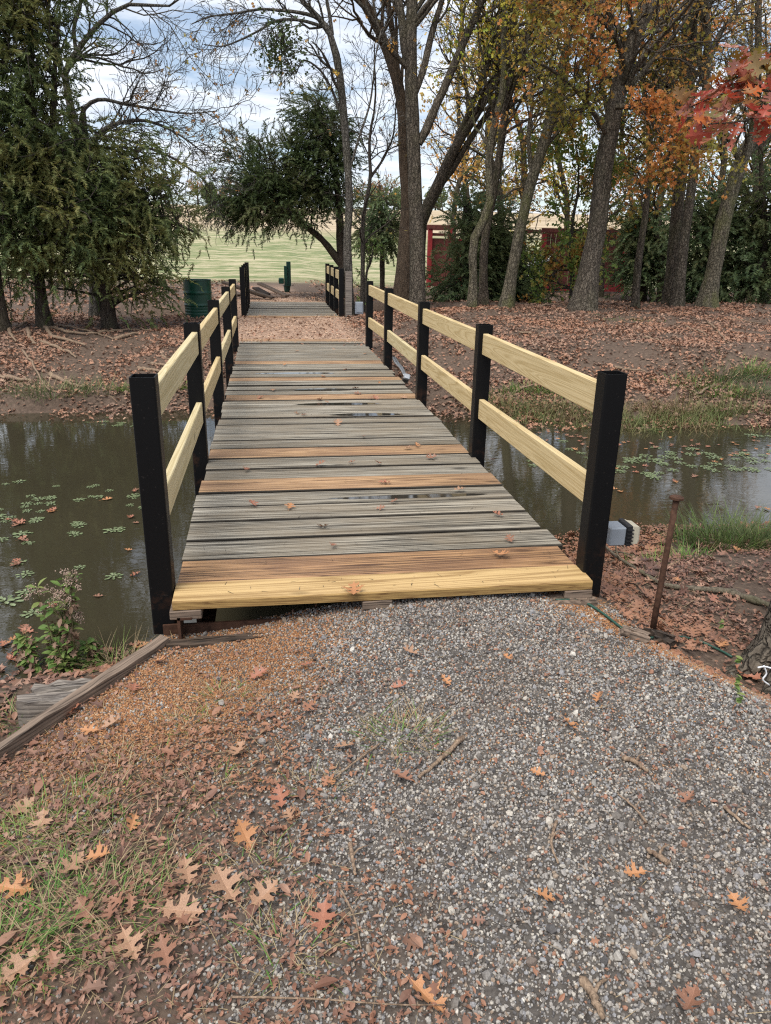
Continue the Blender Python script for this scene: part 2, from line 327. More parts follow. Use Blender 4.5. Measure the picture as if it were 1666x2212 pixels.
def wood_mat(name, dark, light, grain=(2.2, 60, 60), knots=True, wet=None, rough=.75, along='X', lines=.5, stain=None, strength=.45, tight=.17, rc=13.0, dist=.3, bd=.0015, cracks=0):
    m, t, b, o = nt(name); v = objc(t)
    rnd = isl(t); sh = N(t, 'ShaderNodeCombineXYZ'); t.links.new(mathn(t, 'MULTIPLY', rnd, 37.0), sh.inputs[0]); t.links.new(mathn(t, 'MULTIPLY', rnd, 11.0), sh.inputs[2])
    ad = N(t, 'ShaderNodeVectorMath', operation='ADD'); t.links.new(v, ad.inputs[0]); t.links.new(sh.outputs[0], ad.inputs[1]); v = ad.outputs[0]
    if along == 'Y': grain = (grain[1], grain[0], grain[2])
    g1 = noise(t, mapping(t, v, grain), 1.0, 8, .72, dist * .3)
    big = tuple(q * .16 for q in grain)
    g2 = noise(t, mapping(t, v, big), 1.0, 3, .5, 1.2)
    rings = mathn(t, 'FRACT', mathn(t, 'MULTIPLY', g2, rc)); rg = ramp(t, rings, [(0, (0, 0, 0)), (.55, (1, 1, 1)), (.9, (.6, .6, .6)), (1, (0, 0, 0))])
    f = mathn(t, 'ADD', mathn(t, 'MULTIPLY', g1, 1 - lines * .5), mathn(t, 'MULTIPLY', rg, lines * .5))
    col = ramp(t, f, [(.5 - tight, dark), (.5 + tight, light)])
    col = mix(t, .5, col, ramp(t, rnd, [(0, (.42, .42, .42)), (1, (1, 1, 1))]), 'MULTIPLY')
    if cracks:
        cg = (1.2, 95, 60) if along == 'X' else (95, 1.2, 60); ck_ = ramp(t, noise(t, mapping(t, v, cg), 1.0, 3, .6), [(.36, (0, 0, 0)), (.47, (1, 1, 1))])
        col = mix(t, cracks, col, mix(t, 1.0, col, ck_, 'MULTIPLY')); cg2 = (.7, 9, 9) if along == 'X' else (9, .7, 9)
        col = mix(t, cracks * .7, col, mix(t, 1.0, col, ramp(t, noise(t, mapping(t, v, cg2), 1.0, 5, .65), [(.38, (.42, .40, .36)), (.6, (1.0, 1.0, 1.0))]), 'MULTIPLY'))
    if knots:
        vo = N(t, 'ShaderNodeTexVoronoi'); kv = mapping(t, v, (2.0, 5.5, 5.5) if along == 'X' else (5.5, 2.0, 5.5)); t.links.new(kv, vo.inputs['Vector']); vo.inputs['Scale'].default_value = .8
        kf = ramp(t, vo.outputs['Distance'], [(.04, (1, 1, 1)), (.11, (0, 0, 0))])
        col = mix(t, mathn(t, 'MULTIPLY', kf, .75), col, tuple(q * .35 for q in dark))
    if stain:
        sf = ramp(t, noise(t, mapping(t, v, (1.5, 4, 4)), 1.4, 4, .6), [(.42, (0, 0, 0)), (.62, (1, 1, 1))]); col = mix(t, mathn(t, 'MULTIPLY', sf, .55), col, stain)
    t.links.new(col, b.inputs['Base Color']); b.inputs['Roughness'].default_value = rough
    b.inputs['Specular IOR Level'].default_value = .3
    bump(t, b, f, strength, bd)
    return m
M['plank_grey'] = wood_mat('weathered deck wood', (.05, .042, .031), (.54, .49, .40), (1.1, 72, 60), True, rough=.6, lines=.2, stain=(.20, .16, .11), strength=1.0, tight=.075, bd=.003, cracks=.72)
M['plank_edge'] = wood_mat('plank edge grime and painted shade', (.01, .008, .006), (.05, .042, .032), (3, 60, 60), False)  # gap shade painted into the near-black edge colour, together with grime
M['new_edge'] = wood_mat('sawn edge of new board', (.16, .085, .03), (.42, .27, .10), (6, 40, 90), False, bd=.001)
M['plank_tan'] = wood_mat('replacement plank wood', (.17, .09, .045), (.66, .42, .23), (1.6, 60, 50), True, rough=.6, lines=.6, stain=(.22, .13, .08), cracks=.55)
M['plank_brown'] = wood_mat('wet brown plank wood', (.08, .04, .022), (.62, .36, .18), (1.6, 80, 40), True, rough=.45, lines=.75, stain=(.16, .085, .05), cracks=.7)
M['plank_new'] = wood_mat('new yellow plank wood', (.34, .21, .085), (.62, .43, .20), (1.8, 60, 50), True, rough=.55, lines=.7)
M['rail_wood'] = wood_mat('new rail wood', (.56, .41, .19), (.80, .63, .35), (1.5, 50, 50), True, rough=.65, along='Y', lines=.9, strength=.3, rc=17, tight=.24)
M['rail_green'] = wood_mat('greenish rail wood', (.56, .45, .23), (.78, .66, .40), (1.5, 50, 50), True, rough=.65, along='Y', lines=.9, strength=.3, rc=17, tight=.24)
M['timber_old'] = wood_mat('old weathered timber', (.045, .032, .024), (.27, .20, .15), (3, 50, 50), False, rough=.8, lines=.5, strength=1.0)
M['timber_grey'] = wood_mat('grey weathered timber', (.07, .06, .055), (.33, .29, .25), (3, 50, 50), False, rough=.8, lines=.5, strength=1.0)
M['timber_dark'] = wood_mat('dark rotten timber', (.02, .015, .012), (.10, .07, .05), (4, 40, 40), False, rough=.85, strength=1.0)
def plain(name, col, rough=.5, metal=0.0, var=.25, scale=14, spec=.4, bs=.15):
    m, t, b, o = nt(name); n = noise(t, posc(t), scale, 5, .6)
    c = ramp(t, n, [(.3, tuple(q * (1 - var) for q in col)), (.7, tuple(min(1, q * (1 + var)) for q in col))])
    t.links.new(c, b.inputs['Base Color']); b.inputs['Roughness'].default_value = rough; b.inputs['Metallic'].default_value = metal
    b.inputs['Specular IOR Level'].default_value = spec; bump(t, b, n, bs, .003); return m
def black_mat():
    m, t, b, o = nt('black painted steel'); n = noise(t, mapping(t, posc(t), (60, 60, 12)), 1, 4)
    sp = ramp(t, noise(t, posc(t), 75, 1), [(.72, (0, 0, 0)), (.76, (1, 1, 1))])
    z = N(t, 'ShaderNodeSeparateXYZ'); t.links.new(posc(t), z.inputs[0]); rr = mathn(t, 'MULTIPLY', ramp(t, noise(t, posc(t), 9, 5, .7), [(.5, (0, 0, 0)), (.68, (1, 1, 1))]), ramp(t, z.outputs[2], [(0, (1, 1, 1)), (.18, (0, 0, 0))]))
    c = mix(t, mathn(t, 'MULTIPLY', sp, .2), (.0055, .0055, .006), (.06, .05, .045)); c = mix(t, mathn(t, 'MULTIPLY', rr, .6), c, (.06, .028, .016))
    t.links.new(c, b.inputs['Base Color']); b.inputs['Roughness'].default_value = .42; b.inputs['Specular IOR Level'].default_value = .14; bump(t, b, n, .06, .002); return m
M['black'] = black_mat()
M['rust'] = plain('rusty iron', (.075, .038, .024), .85, .2, .5, 40, .3, .5)
M['rust_beam'] = plain('rusty channel steel', (.07, .035, .022), .8, .3, .5, 25, .3, .4)
M['green_paint'] = plain('dark green paint', (.006, .048, .03), .35, 0, .25, 6)
M['green_dark'] = plain('green enamel', (.006, .04, .028), .4, 0, .2, 6)
M['red_paint'] = plain('red barn paint', (.24, .02, .022), .7, 0, .3, 8)
M['red_wood'] = plain('dark red boards', (.11, .03, .024), .8, 0, .4, 7)
M['grey_plastic'] = plain('grey plastic', (.25, .28, .32), .35, .0, .1, 10)
M['black_plastic'] = plain('black plastic', (.02, .02, .022), .45, 0, .2, 10)
M['lens'] = plain('cream lens', (.55, .51, .40), .25, 0, .15, 12)
M['chrome'] = plain('metal conduit', (.45, .46, .47), .35, .8, .15, 20)
M['white_paint'] = plain('white painted metal', (.65, .66, .66), .5, 0, .15, 8)
M['white_plastic'] = plain('white plastic', (.72, .74, .76), .25, 0, .1, 12)
M['cable'] = plain('green cable', (.02, .07, .05), .5)
M['stem'] = plain('plant stem', (.13, .12, .05), .7)
M['stick'] = bark_mat('stick bark', (.10, .065, .045), (.32, .23, .16), .1, False, 3)
M['limb_bark'] = bark_mat('fallen limb bark', (.05, .042, .03), (.19, .16, .12), .6, False, 3)
M['flower'] = leaf_mat('dry flower heads', [(.42, .32, .24), (.5, .36, .3), (.32, .2, .15)], None, 1, .1)
M['dead_leaf'] = leaf_mat('withered leaves', [(.17, .10, .06), (.24, .15, .10), (.12, .07, .045)], None, 1, .1)
M['rock'] = plain('dull rock', (.22, .19, .15), .9, 0, .4, 12, .3, .6)

def stone_mat(name, stops, rough=.7):
    m, t, b, o = nt(name); r = isl(t); c = ramp(t, r, stops, 'CONSTANT')
    n = noise(t, posc(t), 260, 3, .6); c = mix(t, .55, c, ramp(t, n, [(.35, (.45, .43, .42)), (.6, (1, 1, 1))]), 'MULTIPLY')
    big = ramp(t, noise(t, posc(t), 2.2, 4, .6), [(.35, (.84, .79, .74)), (.6, (1, .985, .96))]); c = mix(t, .8, c, big, 'MULTIPLY')
    t.links.new(c, b.inputs['Base Color']); b.inputs['Roughness'].default_value = rough; b.inputs['Specular IOR Level'].default_value = .4; return m
M['gravel'] = stone_mat('grey gravel', [(0, (.18, .165, .15)), (.12, (.32, .30, .28)), (.26, (.11, .105, .105)), (.38, (.40, .38, .35)), (.5, (.23, .22, .21)), (.62, (.33, .26, .20)),
                                       (.70, (.48, .45, .40)), (.78, (.34, .18, .12)), (.82, (.28, .28, .29)), (.94, (.58, .55, .50)), (.96, (.15, .12, .10))])
M['gravel_orange'] = stone_mat('orange gravel', [(0, (.34, .17, .08)), (.2, (.42, .21, .09)), (.4, (.27, .13, .065)), (.55, (.47, .27, .14)), (.75, (.36, .16, .07)), (.9, (.5, .36, .24)), (.96, (.3, .28, .26))], .8)
# ------------------------------------------------------------------ ground
def grow_axis(lo, hi, dlo, dhi, step, k=1.08):
    a = list(np.arange(dlo, dhi, step)); s = step; x = dhi
    while x < hi: a.append(x); s *= k; x += s
    s = step; x = dlo - step; pre = []
    while x > lo: pre.append(x); s *= k; x -= s
    return np.array(pre[::-1] + a)
xs = grow_axis(-600, 600, -2.2, 4.0, .04, 1.045); ys = np.concatenate([grow_axis(-40, 5, .6, 5, .04, 1.15), np.arange(5.0, 14, .09), grow_axis(14, 700, 14, 20, .14, 1.05)])
XX, YY = np.meshgrid(xs, ys); ZZ = terrain(XX, YY)
V = np.stack([XX, YY, ZZ], -1).reshape(-1, 3); nx_, ny_ = len(xs), len(ys)
I = np.arange(nx_ * ny_).reshape(ny_, nx_); F = np.stack([I[:-1, :-1], I[:-1, 1:], I[1:, 1:], I[1:, :-1]], -1).reshape(-1, 4)
def gravel_w(X, Y):     # 1 = grey gravel
    n = .35 * (fbm(X, Y, 2.2) - .5) + .22 * (fbm(X, Y, 8) - .5)
    left = sst(-.22, .50, X + n * 1.6 - np.interp(Y, [.6, 1.1, 1.6, 2.1, 2.6, 3], [.10, .02, -.02, -.05, -.28, -.45]) + .05)
    right = 1 - sst(-.12, .18, X + n - np.interp(Y, [1.2, 1.8, 2.2, 2.6, 2.85, 3.1], [3.2, 2.25, 1.85, 1.5, 1.32, 1.1]))
    return left * right * (1 - sst(2.9, 3.05, Y))
def orange_w(X, Y):
    n = .3 * (fbm(X, Y, 3) - .5)
    a = np.exp(-((X + .32 + n) / .42) ** 2 - ((Y - 2.5 - .5 * (X + .3)) / .36) ** 2)
    b = np.exp(-((X - 1.42 - (2.75 - Y) * .75 + n) / .13) ** 2) * sst(2.0, 2.3, Y) * sst(3.0, 2.85, Y)
    return np.clip(a * 1.5 + b * 1.1, 0, 1) * sst(-1.05, -.8, X) * sst(3.0, 2.9, Y)
Xf, Yf_ = V[:, 0], V[:, 1]
attr = np.zeros((len(V), 4), np.float32); attr[:, 3] = 1
attr[:, 0] = np.clip(gravel_w(Xf, Yf_) + 0, 0, 1)
pathw = sst(1.45, .9, np.abs(Xf - .35 + .12 * (Yf_ - 12) * (Yf_ > 20) * .5)) * sst(10.8, 11.5, Yf_) * sst(30, 22, Yf_)
attr[:, 1] = np.clip(pathw, 0, 1)
attr[:, 2] = sst(27, 34, Yf_ + 5 * (fbm(Xf, Yf_, .3) - .5))
g = npmesh('ground', V, [F], None, None, True); g.data.materials.clear()
ca = g.data.color_attributes.new('zones', 'FLOAT_COLOR', 'POINT'); ca.data.foreach_set('color', attr.ravel())
def ground_mat():
    m, t, b, o = nt('ground soil and turf'); p = posc(t)
    at = N(t, 'ShaderNodeVertexColor', layer_name='zones'); sp = N(t, 'ShaderNodeSeparateColor'); t.links.new(at.outputs[0], sp.inputs[0])
    n1 = noise(t, p, 3, 8, .65); n2 = noise(t, p, 30, 6, .7); n3 = noise(t, p, .6, 4, .6)
    vo = N(t, 'ShaderNodeTexVoronoi'); vo.inputs['Scale'].default_value = 14; t.links.new(p, vo.inputs['Vector'])
    soil = ramp(t, n2, [(.3, (.045, .032, .024)), (.55, (.12, .085, .064)), (.75, (.22, .16, .12))])
    soil = mix(t, ramp(t, n1, [(.4, (0, 0, 0)), (.6, (.55, .55, .55))]), soil, (.115, .083, .062))
    grit = ramp(t, n2, [(.3, (.035, .03, .027)), (.7, (.15, .135, .12))])
    path = mix(t, n2, (.28, .17, .115), (.55, .39, .29)); path = mix(t, .35, path, ramp(t, vo.outputs['Color'], [(0, (.5, .5, .5)), (1, (1, 1, 1))]), 'MULTIPLY')
    pf = mathn(t, 'MULTIPLY', sp.outputs[1], ramp(t, n1, [(.25, (.5, .5, .5)), (.55, (1, 1, 1))]))
    c = mix(t, pf, soil, path); c = mix(t, sp.outputs[0], c, grit)
    # far field: green and straw bands, then tan pasture
    fs = noise(t, mapping(t, p, (.2, .34, 1)), 1.7, 8, .78); field = ramp(t, fs, [(.42, (.16, .20, .085)), (.48, (.24, .26, .12)), (.53, (.38, .35, .21)), (.6, (.50, .44, .29))])
    fs2 = noise(t, mapping(t, p, (1.2, 3, 1)), 1, 5, .7); field = mix(t, .4, field, ramp(t, fs2, [(.3, (.6, .6, .55)), (.7, (1, 1, 1))]), 'MULTIPLY')
    sy = N(t, 'ShaderNodeSeparateXYZ'); t.links.new(p, sy.inputs[0]); far = ramp(t, mathn(t, 'MULTIPLY', sy.outputs[1], .006), [(.60, (0, 0, 0)), (.74, (1, 1, 1))])
    tanf = ramp(t, noise(t, mapping(t, p, (.03, .2, 1)), 1.3, 6, .6), [(.35, (.33, .25, .16)), (.65, (.52, .42, .29))]); field = mix(t, far, field, tanf)
    c = mix(t, sp.outputs[2], c, field)
    t.links.new(c, b.inputs['Base Color']); b.inputs['Roughness'].default_value = .92; b.inputs['Specular IOR Level'].default_value = .2
    bump(t, b, mathn(t, 'ADD', n2, vo.outputs[0]), .6, .02); return m
g.data.materials.append(ground_mat()); tag(g, kind='structure')
# water
def water_mat():
    m, t, b, o = nt('muddy pond water'); p = posc(t)
    n = noise(t, mapping(t, p, (1, 2.2, 1)), 5.5, 4, .55, .6); n2 = noise(t, p, 28, 2, .5)
    c = mix(t, noise(t, p, .5, 3), (.034, .030, .018), (.048, .042, .026)); t.links.new(c, b.inputs['Base Color'])
    b.inputs['Roughness'].default_value = .015; b.inputs['IOR'].default_value = 1.45; b.inputs['Specular IOR Level'].default_value = .8
    bump(t, b, mathn(t, 'ADD', n, mathn(t, 'MULTIPLY', n2, .06)), .03, .025); return m
wm = MB().add([(-200, 1.6, WATER), (200, 1.6, WATER), (200, 10.3, WATER), (-200, 10.3, WATER)], [[[0, 1, 2, 3]]]).build('water', water_mat()); tag(wm, kind='structure')
cm = MB().add([(-5, 15.6, -.62), (5, 15.6, -.62), (5, 19.8, -.62), (-5, 19.8, -.62)], [[[0, 1, 2, 3]]]).build('creek_water', wm.data.materials[0]); tag(cm, kind='structure')
# ------------------------------------------------------------------ the near footbridge
DL, DR = -.442, 1.398
edges = [2.852, 3.035]
while edges[-1] < 11.55: edges.append(edges[-1] + (.235 + .012 + rng.uniform(-.006, .012)))
br = empty('footbridge', (.44, 2.82, 0), 'long timber footbridge with black steel posts and yellow rails over the pond', 'footbridge')
tan_at = [G(631, q, 0)[1] for q in (1050, 978, 860, 819, 782)]
def plank(mb, y0, y1, gap=.010, z=0.0, th=.038, xl=DL, xr=DR):
    a = xl + rng.normal() * .008; c2 = xr + rng.normal() * .010; n = 14
    x = np.linspace(a, c2, n); dz = z + rng.normal() * .0025; tilt = rng.normal() * .0025; cup = rng.uniform(-.0015, .003)
    yy0 = y0 + gap / 2 + .0018 * rng.normal(size=n).cumsum() * .3; yy1 = y1 - gap / 2 + .0018 * rng.normal(size=n).cumsum() * .3
    b = .005; V = []
    for i in range(n):
        prof = [(yy0[i], -th), (yy0[i], -b), (yy0[i] + b, 0), ((yy0[i] + yy1[i]) / 2, -cup), (yy1[i] - b, 0), (yy1[i], -b), (yy1[i], -th)]
        V += [(x[i], y, dz + zz + tilt * (1 if k > 3 else -1 if k < 3 else 0)) for k, (y, zz) in enumerate(prof)]
    V = np.array(V); k = 7; F = [[i * k + j, (i + 1) * k + j, (i + 1) * k + (j + 1) % k, i * k + (j + 1) % k] for i in range(n - 1) for j in range(k)]
    mb.add(V, [F, [list(range(k))], [[(n - 1) * k + j for j in range(k)][::-1]]])
    mb.side = True
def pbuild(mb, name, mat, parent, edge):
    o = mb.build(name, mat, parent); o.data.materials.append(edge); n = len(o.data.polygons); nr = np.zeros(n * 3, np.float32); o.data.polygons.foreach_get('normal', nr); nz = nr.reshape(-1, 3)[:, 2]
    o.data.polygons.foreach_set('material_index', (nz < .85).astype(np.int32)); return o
dk = MB(); n_pl = len(edges) - 1
for i in range(n_pl):
    y0, y1 = edges[i], edges[i + 1]
    if i == 0: q = MB(); plank(q, y0, y1, .006, .004); tag(pbuild(q, 'replacement_plank', M['plank_new'], br, M['new_edge']), 'new yellow front plank of the deck'); continue
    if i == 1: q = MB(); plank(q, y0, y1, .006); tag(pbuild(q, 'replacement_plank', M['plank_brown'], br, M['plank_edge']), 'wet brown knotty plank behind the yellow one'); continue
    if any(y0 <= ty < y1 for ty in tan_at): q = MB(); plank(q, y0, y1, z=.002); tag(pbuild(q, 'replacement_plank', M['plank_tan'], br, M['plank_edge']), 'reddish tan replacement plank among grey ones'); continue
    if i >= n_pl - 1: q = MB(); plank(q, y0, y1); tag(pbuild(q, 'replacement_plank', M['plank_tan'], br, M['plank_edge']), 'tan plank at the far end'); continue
    plank(dk, y0, y1, rng.uniform(.014, .024), rng.normal() * .003)
# puddle film gloss handled on the grey wood
def wet_deck(m):
    t = m.node_tree; b = [n for n in t.nodes if n.type == 'BSDF_PRINCIPLED'][0]; p = posc(t)
    n = noise(t, mapping(t, p, (1.0, 7.0, 1)), 1.2, 4, .6); f = None
    spots = [G(790, 896), G(640, 806), G(700, 842), G(730, 872), G(880, 1070)]
    for s, (rx, ry) in zip(spots, ((.50, .085), (.70, .12), (.55, .09), (.60, .08), (.75, .06))):
        d = N(t, 'ShaderNodeVectorMath', operation='SUBTRACT'); t.links.new(p, d.inputs[0]); d.inputs[1].default_value = tuple(s)
        e = mapping(t, d.outputs[0], (1 / rx, 1 / ry, 0)); L = N(t, 'ShaderNodeVectorMath', operation='LENGTH'); t.links.new(e, L.inputs[0])
        g_ = ramp(t, mathn(t, 'ADD', L.outputs['Value'], mathn(t, 'MULTIPLY', n, .7)), [(.95, (1, 1, 1)), (1.1, (0, 0, 0))])
        f = g_ if f is None else mathn(t, 'MAXIMUM', f, g_)
    rr = N(t, 'ShaderNodeMapRange'); t.links.new(f, rr.inputs[0]); rr.inputs[3].default_value = .62; rr.inputs[4].default_value = .03; t.links.new(rr.outputs[0], b.inputs['Roughness'])
    old = b.inputs['Base Color'].links[0].from_socket; t.links.new(mix(t, f, old, (.03, .027, .022)), b.inputs['Base Color'])
    bn = [n for n in t.nodes if n.type == 'BUMP'][0]; st = N(t, 'ShaderNodeMapRange'); t.links.new(f, st.inputs[0]); st.inputs[3].default_value = .8; st.inputs[4].default_value = .02; t.links.new(st.outputs[0], bn.inputs['Strength'])
    si = N(t, 'ShaderNodeMapRange'); t.links.new(f, si.inputs[0]); si.inputs[3].default_value = .3; si.inputs[4].default_value = .8; t.links.new(si.outputs[0], b.inputs['Specular IOR Level'])
wet_deck(M['plank_grey'])
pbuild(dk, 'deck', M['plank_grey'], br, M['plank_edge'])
PS = .097
def post(parent, x, y, z0, z1, size=PS, mat=None):
    q = MB(); w = size / 2; r = .008; wl = .006
    out = []
    for cx_, cy_, a0 in ((1, 1, 0), (-1, 1, 90), (-1, -1, 180), (1, -1, 270)):
        for k in range(3):
            a = math.radians(a0 + k * 45); out.append((cx_ * (w - r) + r * math.cos(a), cy_ * (w - r) + r * math.sin(a)))
    inn = [(u * (w - wl) / w, v * (w - wl) / w) for u, v in out]; n = 12
    V = [(u, v, z0) for u, v in out] + [(u, v, z1) for u, v in out] + [(u, v, z1) for u, v in inn] + [(u, v, z1 - .5) for u, v in inn]
    F = []
    for L in range(3): F += [[L * n + j, L * n + (j + 1) % n, (L + 1) * n + (j + 1) % n, (L + 1) * n + j] for j in range(n)]
    q.add(np.array(V) + [x, y, 0], [F, [[3 * n + j for j in range(n)]]])
    return q.build('post', mat or M['black'], parent)
PXL, PXR = DL - .044, DR + .030
PY = [2.99, 4.98, 7.04, 9.18, 10.98]
ZT = .905
for k, y in enumerate(PY):
    post(br, PXL, y, -.19 if k == 0 else -.9 if y < 9 else -.45, ZT + rng.normal() * .003)
    post(br, PXR, y, -.20 if k == 0 else -.9 if y < 9 else -.45, ZT + rng.normal() * .003)
# rails sit on the inner side of each bay, ends butted against the posts
for sx, X in ((1, PXL), (-1, PXR)):
    for k in range(4):
        for (z, hh) in ((.783, .158), (.352, .156)):
            if sx < 0: x = X - .002
            else: x = X + .018
            y0, y1 = PY[k] + PS / 2 + .002, PY[k + 1] - PS / 2 - .002
            mt = M['rail_green'] if (sx > 0 and k % 2 == 0) or (k == 2 and z < .5) else M['rail_wood']
            q = MB(); q.beam((x, y0, z + rng.normal() * .005), (x, y1, z + rng.normal() * .005), .038, hh - .02, .004); q.build('rail', mt, br)
# steel channels and blocking below
for x in (DL + .09, DR - .09):
    q = MB(); q.box((x, 7.3, -.13), (.012, 8.6, .17)); q.box((x + .035, 7.3, -.045), (.06, 8.6, .01)); q.box((x + .035, 7.3, -.219), (.06, 8.6, .01)); q.build('stringer', M['rust_beam'], br)
q = MB(); q.box((.44, 2.93, -.175), (1.86, .012, .07)); q.box((.44, 2.895, -.205), (1.86, .075, .010)); q.build('end_channel', M['rust_beam'], br)
q = MB(); q.box((DL + .03, 2.90, -.14), (.012, .11, .14)); q.box((DL + .055, 2.90, -.075), (.06, .11, .010)); q.build('corner_bracket', M['rust_beam'], br)
for x in (DL + .06, .42, DR - .07):
    q = MB(); q.box((x, 2.93, -.060), (.13, .16, .04), None, .004); q.build('shim_block', M['timber_old'], br)
# ------------------------------------------------------------------ second footbridge
b2 = empty('footbridge', (.23, 16.0, 0), 'short distant footbridge beyond the mulch path with black posts and four rails a side', 'footbridge')
B2L, B2R = -.42, 1.42
c_l = G(534, 682, 0); c_r = G(728, 680, 0); f_l = G(546, 652, 0)
B2L, B2R, B2Y0, B2Y1 = c_l[0], c_r[0], c_l[1], f_l[1]
q = MB(); yy = B2Y0
while yy < B2Y1: plank(q, yy, yy + .24, xl=B2L, xr=B2R); yy += .247
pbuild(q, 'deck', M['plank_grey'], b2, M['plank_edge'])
for yy in (B2Y0 - .2, B2Y1): q = MB(); plank(q, yy, yy + .2, xl=B2L, xr=B2R, z=.003); q.build('replacement_plank', M['plank_tan'], b2)
for x in (B2L + .1, B2R - .1): q = MB(); q.box((x, (B2Y0 + B2Y1) / 2, -.14), (.08, B2Y1 - B2Y0, .18)); q.build('stringer', M['rust_beam'], b2)
P2 = np.linspace(B2Y0 - .05, B2Y1 - .1, 4)
for x, sx in ((B2L - .06, 1), (B2R + .06, -1)):
    for k, y in enumerate(P2):
        post(b2, x, y, -.5, .93)
        if k < 3:
            for z in (.79, .39): q = MB(); q.beam((x, y + .053, z), (x, P2[k + 1] - .053, z), .038, .17, .004); q.build('rail', M['rail_wood'], b2)
q = MB(); q.box((B2R + .20, B2Y0 - .1, .38), (.13, .13, 1.0), None, .006); tag(q.build('wooden_post', M['timber_grey']), 'grey brown weathered wooden post against the second bridge', 'post')
p = GT(748, 655); e = empty('outlet_box', (B2R + .42, B2Y0 - .05, -.1), 'small grey electrical outlet box on a stub beside the wooden post', 'outlet box')
q = MB(); q.box((B2R + .42, B2Y0 - .05, .17), (.17, .10, .24), None, .012); q.build('housing', M['grey_plastic'], e)
q = MB(); q.box((B2R + .42, B2Y0 - .105, .17), (.12, .012, .17), None, .004); q.build('cover', M['grey_plastic'], e)
q = MB(); q.box((B2R + .42, B2Y0 - .05, -.03), (.04, .04, .17)); q.build('stub', M['chrome'], e)
# ------------------------------------------------------------------ barrel, fountain, boards
p = A(431, 690, 15.4); bx, by = p[0], p[1]; bz = tz(bx, by); BH = A(431, 605, 15.4)[2] - bz
e = empty('metal_barrel', (bx, by, bz), 'dark green steel drum standing under the drooping cedar', 'barrel')
R_ = .262; prof = [(0, .03), (R_ - .01, .03), (R_, .0)]
for z in np.linspace(0, BH, 60):
    r = R_ + .011 * (math.exp(-((z - BH * .34) / .018) ** 2) + math.exp(-((z - BH * .67) / .018) ** 2)) + .0025 * math.sin(z * 110) * (abs(z - .14) < .08 or abs(z - .74) < .06)
    prof.append((r, z))
prof += [(R_ - .012, BH), (R_ - .012, .1), (0, .1)]
MB().lathe(prof, (bx, by, bz), 40).build('drum', M['green_paint'], e, True)
MB().lathe([(R_ + .010 * math.cos(a), BH + .005 + .010 * math.sin(a)) for a in np.linspace(0, 2 * np.pi, 9)], (bx, by, bz), 40).build('rim', M['green_dark'], e, True)
p = A(620, 612, 24.0); fz = tz(p[0], p[1]); fx, fy = p[0], p[1]; hs = pxm(24)
fz = min(fz, p[2])
e = empty('drinking_fountain', (fx, fy, fz), 'dark green pedestal drinking fountain at the edge of the field', 'drinking fountain')
t_top = A(620, 565, 24.0)[2]
q = MB(); q.box((fx + .06, fy, (t_top + fz) / 2 + .1), (.13, .13, t_top - fz - .2), None, .01); q.build('column', M['green_dark'], e)
q = MB(); q.box((fx - .03, fy - .05, (t_top + fz) / 2 + .0), (.10, .14, (t_top - fz) * .72), None, .01); q.build('side_box', M['green_paint'], e)
q = MB(); q.lathe([(0, .0), (.07, .0), (.09, .05), (.10, .16), (.14, .2), (0, .2)], (fx, fy - .1, fz), 16); q.build('base', M['green_dark'], e)
q = MB(); q.box((fx - .17, fy - .1, fz + .33), (.16, .2, .17), None, .02); q.build('basin', M['green_paint'], e)
bl = [((482, 610), (590, 628), 'charred dark board lying nearest the second bridge rail'), ((505, 618), (575, 633), 'short dark split board under the longer boards'),
      ((560, 612), (620, 611), 'thin tan board end lying beyond the left rail'), ((488, 622), (520, 645), 'reddish flat plank leaning on the board heap'), ((552, 622), (578, 636), 'blackened log end on the board heap')]
for i, (a, c2, lb) in enumerate(bl):
    Yb = 21.0 + .35 * i; pa, pc = A(*a, Yb), A(*c2, Yb - .5); pa[2] = max(tz(pa[0], pa[1]) + .09 + .05 * (i % 3), pa[2]); pc[2] = tz(pc[0], pc[1]) + .05
    q = MB(); q.beam(pa, pc, .22, .05, .006); tag(q.build('loose_board', M['timber_dark'] if i in (0, 1, 4) else M['timber_old']), lb, 'board', 'loose boards heaped beyond the left rail')
for i, (px, py, s) in enumerate(((1013 * .51 / 1.5 + 366, 633, .25), (770, 612, .2))):
    pass
# ------------------------------------------------------------------ things by the near bridge end
# floodlight on the right post
px_, py_, pz_ = PXR + PS / 2, 3.0, 0
e = empty('floodlight', (px_, 2.98, .16), 'grey floodlight with black ribs and cream lens fixed behind the right end post', 'floodlight')
c0 = A(1330, 1152, 3.12); q = MB(); q.box((c0[0] - .01, 3.12, c0[2]), (.08, .10, .092), None, .006); q.build('housing', M['grey_plastic'], e)
q = MB(); q.box((c0[0] + .045, 3.12, c0[2] + .004), (.026, .11, .104), None, .004)
for k in range(5): q.box((c0[0] + .045, 3.062, c0[2] - .036 + k * .018), (.030, .012, .005))
q.build('ribbed_collar', M['black_plastic'], e)
q = MB(); q.lathe([(0, .036), (.05, .034), (.060, .024), (.064, .0), (.068, -.004), (.068, -.014)], (c0[0] + .070, 3.12, c0[2] + .003), 4, Matrix.Rotation(math.radians(90), 3, 'Y') @ Matrix.Rotation(math.radians(45), 3, 'Z')); 
q.build('lens', M['lens'], e)
